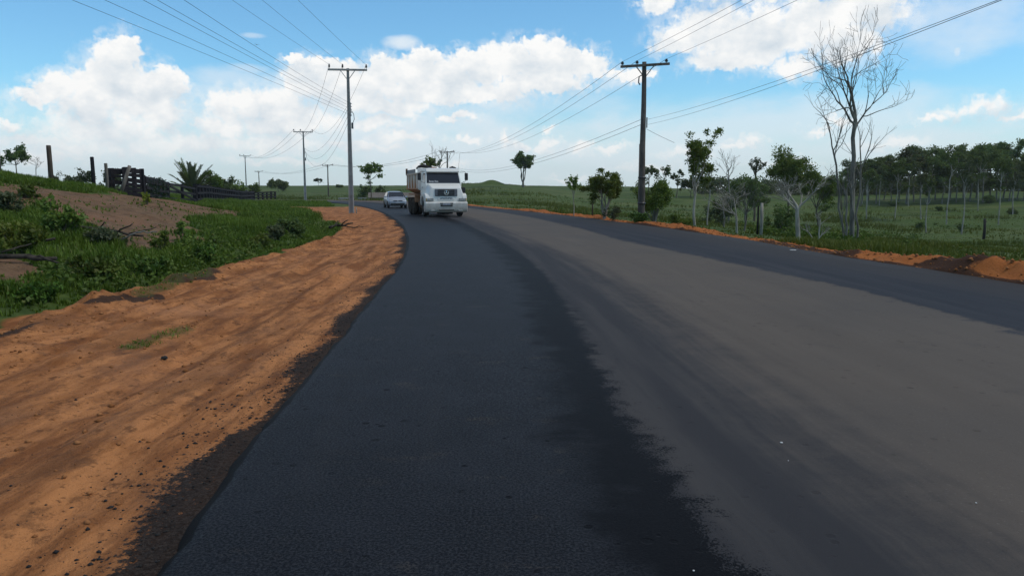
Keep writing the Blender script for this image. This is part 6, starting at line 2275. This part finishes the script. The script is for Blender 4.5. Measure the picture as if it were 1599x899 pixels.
M['crumb'] = simple_mat("black_asphalt_crumb", (0.012, 0.012, 0.012), (0.024, 0.022, 0.021), 20, 0.8, 0.3, world=True)
M['clod'] = simple_mat("orange_earth_clod", (0.20, 0.080, 0.028), (0.36, 0.16, 0.065), 3, 0.95, 0.1, world=True)
rs = np.random.default_rng(31)
n = 4200
y = 2.2 * (42 / 2.2) ** rs.uniform(0, 1, n)
lx = np.interp(y, CL[:, 1], CL[:, 0])
d = 0.10 + np.abs(rs.normal(size=n)) * 0.30 + (rs.uniform(0, 1, n) < 0.08) * rs.uniform(0, 2.2, n)
x = lx - d
keep = rs.uniform(0, 1, n) < 0.35 + 0.65 * sstep(-0.2, 0.3, fbm(x * 1.3, y * 0.8, 221, 3))
x, y = x[keep], y[keep]
sz = 0.004 + 0.013 * rs.uniform(0, 1, len(x)) ** 4
mesh_obj("asphalt_crumbs", clods("asphalt_crumbs", np.stack([x, y, ground_z(x, y) + sz * 0.2], -1), sz, M['crumb'], 1))['kind'] = 'stuff'
n = 5200
y = 3.5 * (45 / 3.5) ** rs.uniform(0, 1, n)
tx_ = np.interp(y, CTOE[:, 1], CTOE[:, 0])
x = tx_ + rs.normal(size=n) * 0.45 + (rs.uniform(0, 1, n) < 0.3) * rs.uniform(0, 3.0, n)
k = (signed_dist(x, y, CL) < -0.5)
x, y = x[k], y[k]
sz = 0.005 + 0.026 * rs.uniform(0, 1, len(x)) ** 6
P1 = np.stack([x, y, ground_z(x, y) + sz * 0.2], -1)
s2 = rs.integers(0, len(ss) - 1, 3800)
t2 = rs.normal(size=3800) * 0.38 + 0.55
t2 = np.clip(t2, 0.06, 1.6)
x2 = ex[s2] + rnx[s2] * t2; y2 = ey[s2] + rny[s2] * t2
ci = np.clip(np.round((t2 - prof_t[0]) / (prof_t[1] - prof_t[0])).astype(int), 0, nc_ - 1)
sz2 = 0.010 + 0.05 * rs.uniform(0, 1, 3800) ** 5
P2 = np.stack([x2, y2, BZ[s2, ci] + sz2 * 0.25], -1)
mesh_obj("earth_clods", clods("earth_clods", np.concatenate([P1, P2]), np.concatenate([sz, sz2]), M['clod'], 2))['kind'] = 'stuff'


M['dark_bark'] = simple_mat("dark_wet_bark", (0.030, 0.025, 0.020), (0.075, 0.062, 0.050), 7, 0.9, 0.1, stretch=(1, 1, 0.25), bmp=0.5)

# ------------------------------------------------------------------ fallen branches and single stones
def fallen(u, v, pieces, mat, label, seed, name='fallen_branch'):
    p = hit(u, v)
    r = np.random.default_rng(seed)
    mb = MB()
    for (x0, y0_, z0, x1, y1_, z1, rad) in pieces:
        a, b_ = np.array((x0, y0_, z0)), np.array((x1, y1_, z1))
        t = np.linspace(0, 1, 6)[:, None]
        pts = a + (b_ - a) * t + r.normal(size=(6, 3)) * 0.03 * np.linalg.norm(b_ - a) * np.sin(t * 3.1)
        mb.tube(pts, np.linspace(rad, rad * 0.55, 6), 7)
    o = mb.build(name, M[mat], smooth=True)
    o.location = p
    tag(o, label, 'branch')


fallen(170, 372, [(-0.9, 0.2, 0.25, 0.9, -0.1, 0.05, 0.05), (0.2, 0.0, 0.12, 0.75, -0.3, 0.35, 0.025), (-0.3, 0.1, 0.18, 0.1, -0.35, 0.4, 0.022), (0.5, 0, 0.1, 1.1, 0.2, 0.25, 0.02)], 'dark_bark', 'dark fallen branch below the bare soil slope beside the tall shrub', 1)
fallen(197, 383, [(-0.35, 0, 0.02, 0.3, -0.1, 0.3, 0.028), (0.3, -0.1, 0.3, 0.75, 0.0, 0.32, 0.02)], 'bark_grey', 'short pale broken branch at the right end of the dark fallen branch', 2)
fallen(20, 412, [(-1.1, 0.1, 0.22, 0.9, -0.1, 0.10, 0.065), (0.3, 0.0, 0.15, 1.0, -0.2, 0.02, 0.035), (-0.2, 0, 0.2, 0.2, 0.3, 0.35, 0.02)], 'dark_bark', 'thick fallen log over a hollow at the left frame edge', 3, 'fallen_log')
fallen(55, 384, [(-0.5, 0, 0.1, 0.5, -0.1, 0.16, 0.05)], 'dark_bark', 'short piece of log under the broad low shrub', 4, 'fallen_log')
fallen(532, 357, [(-0.5, 0, 0.05, 0.5, 0.1, 0.22, 0.05), (-0.2, 0.2, 0.05, 0.35, -0.2, 0.35, 0.035), (0.0, 0, 0.1, 0.9, 0.3, 0.05, 0.03), (-0.4, -0.2, 0.0, -0.1, 0.3, 0.32, 0.03)], 'dark_bark', 'heap of broken roots at the tip of the grass before the pole', 5, 'broken_roots')


def stone(u, v, size, mat, label, seed, flat=0.6, name='stone', cat='stone', road_=False):
    r = np.random.default_rng(seed)
    if road_:
        d = pix_dir(u, v); t = -CAM_H / d[2]
        p = Vector((d[0] * t, d[1] * t, 0.004))
    else:
        p = hit(u, v)
    rings = []
    for i in range(1, 6):
        ph = math.pi * i / 6
        rings.append([(size * math.sin(ph) * math.cos(a) * r.uniform(0.8, 1.15), size * math.sin(ph) * math.sin(a) * r.uniform(0.8, 1.15), size * flat * (-math.cos(ph) * r.uniform(0.85, 1.1) + 0.7)) for a in np.linspace(0, 2 * math.pi, 9)[:-1]])
    o = MB().loft(rings).build(name, M[mat], smooth=False)
    o.location = p
    tag(o, label, cat)


stone(257, 566, 0.035, 'crumb', 'lone black asphalt lump in the middle of the dirt shoulder', 1, name='asphalt_lump', cat='asphalt lump')
M['white_stone'] = simple_mat("white_stone", (0.55, 0.55, 0.54), (0.68, 0.68, 0.66), 20, 0.8, 0.2)
stone(1220, 692, 0.010, 'white_stone', 'small white chip in the middle of the old asphalt', 4, 0.4, 'white_chip', 'chip', True)
stone(1231, 720, 0.004, 'white_stone', 'tiny white chip just below the white chip on the old asphalt', 5, 0.5, 'white_chip', 'chip', True)
stone(1238, 391, 0.085, 'white_stone', 'flat white scrap at the far side of the right lane', 6, 0.12, 'white_scrap', 'scrap', True)
stone(1083, 892, 0.005, 'white_stone', 'white chip at the bottom of the dark seam nearest the viewer', 7, 0.5, 'white_chip', 'chip', True)
stone(1524, 786, 0.005, 'white_stone', 'white chip on the old asphalt toward the lower right', 8, 0.5, 'white_chip', 'chip', True)

# ------------------------------------------------------------------ bird in the distance
bp_ = on_ray(401, 70, 150)
bd = empty("flying_bird", bp_, 0.6)
bb_ = MB()
bb_.loft([[(r_ * math.cos(a), y_, r_ * math.sin(a) * 0.9) for a in np.linspace(0, 2 * math.pi, 9)[:-1]] for y_, r_ in ((-0.24, 0.012), (-0.20, 0.035), (-0.15, 0.04), (-0.05, 0.07), (0.08, 0.06), (0.18, 0.025), (0.30, 0.05), (0.34, 0.01))])
for sx in (-1, 1):
    bb_.loft([[(sx * x_, y_ - c_ / 2, z_), (sx * x_, y_, z_ + 0.012), (sx * x_, y_ + c_ / 2, z_), (sx * x_, y_, z_ - 0.008)] for x_, y_, z_, c_ in ((0.03, 0, 0.03, 0.16), (0.20, -0.03, 0.09, 0.15), (0.42, 0.03, 0.07, 0.09), (0.52, 0.07, 0.05, 0.02))])
bb_.build('body', M['black_plastic'], bd, smooth=True)
tag(bd, 'small dark bird flying high between the overhead wires', 'bird')

# ------------------------------------------------------------------ the humid air of the place, one even volume
hz_ = MB()
hz_.box((0, 650, 17.0), (2600, 1700, 46.0))
hm = bpy.data.materials.new("humid_air")
hm.use_nodes = True
hm.node_tree.nodes.clear()
ho = hm.node_tree.nodes.new('ShaderNodeOutputMaterial')
pv = hm.node_tree.nodes.new('ShaderNodeVolumePrincipled')
pv.inputs['Color'].default_value = (0.86, 0.89, 0.88, 1)
pv.inputs['Density'].default_value = HAZE
pv.inputs['Anisotropy'].default_value = 0.2
hm.node_tree.links.new(pv.outputs[0], ho.inputs['Volume'])
haze = hz_.build("haze", hm)
haze['kind'] = 'stuff'
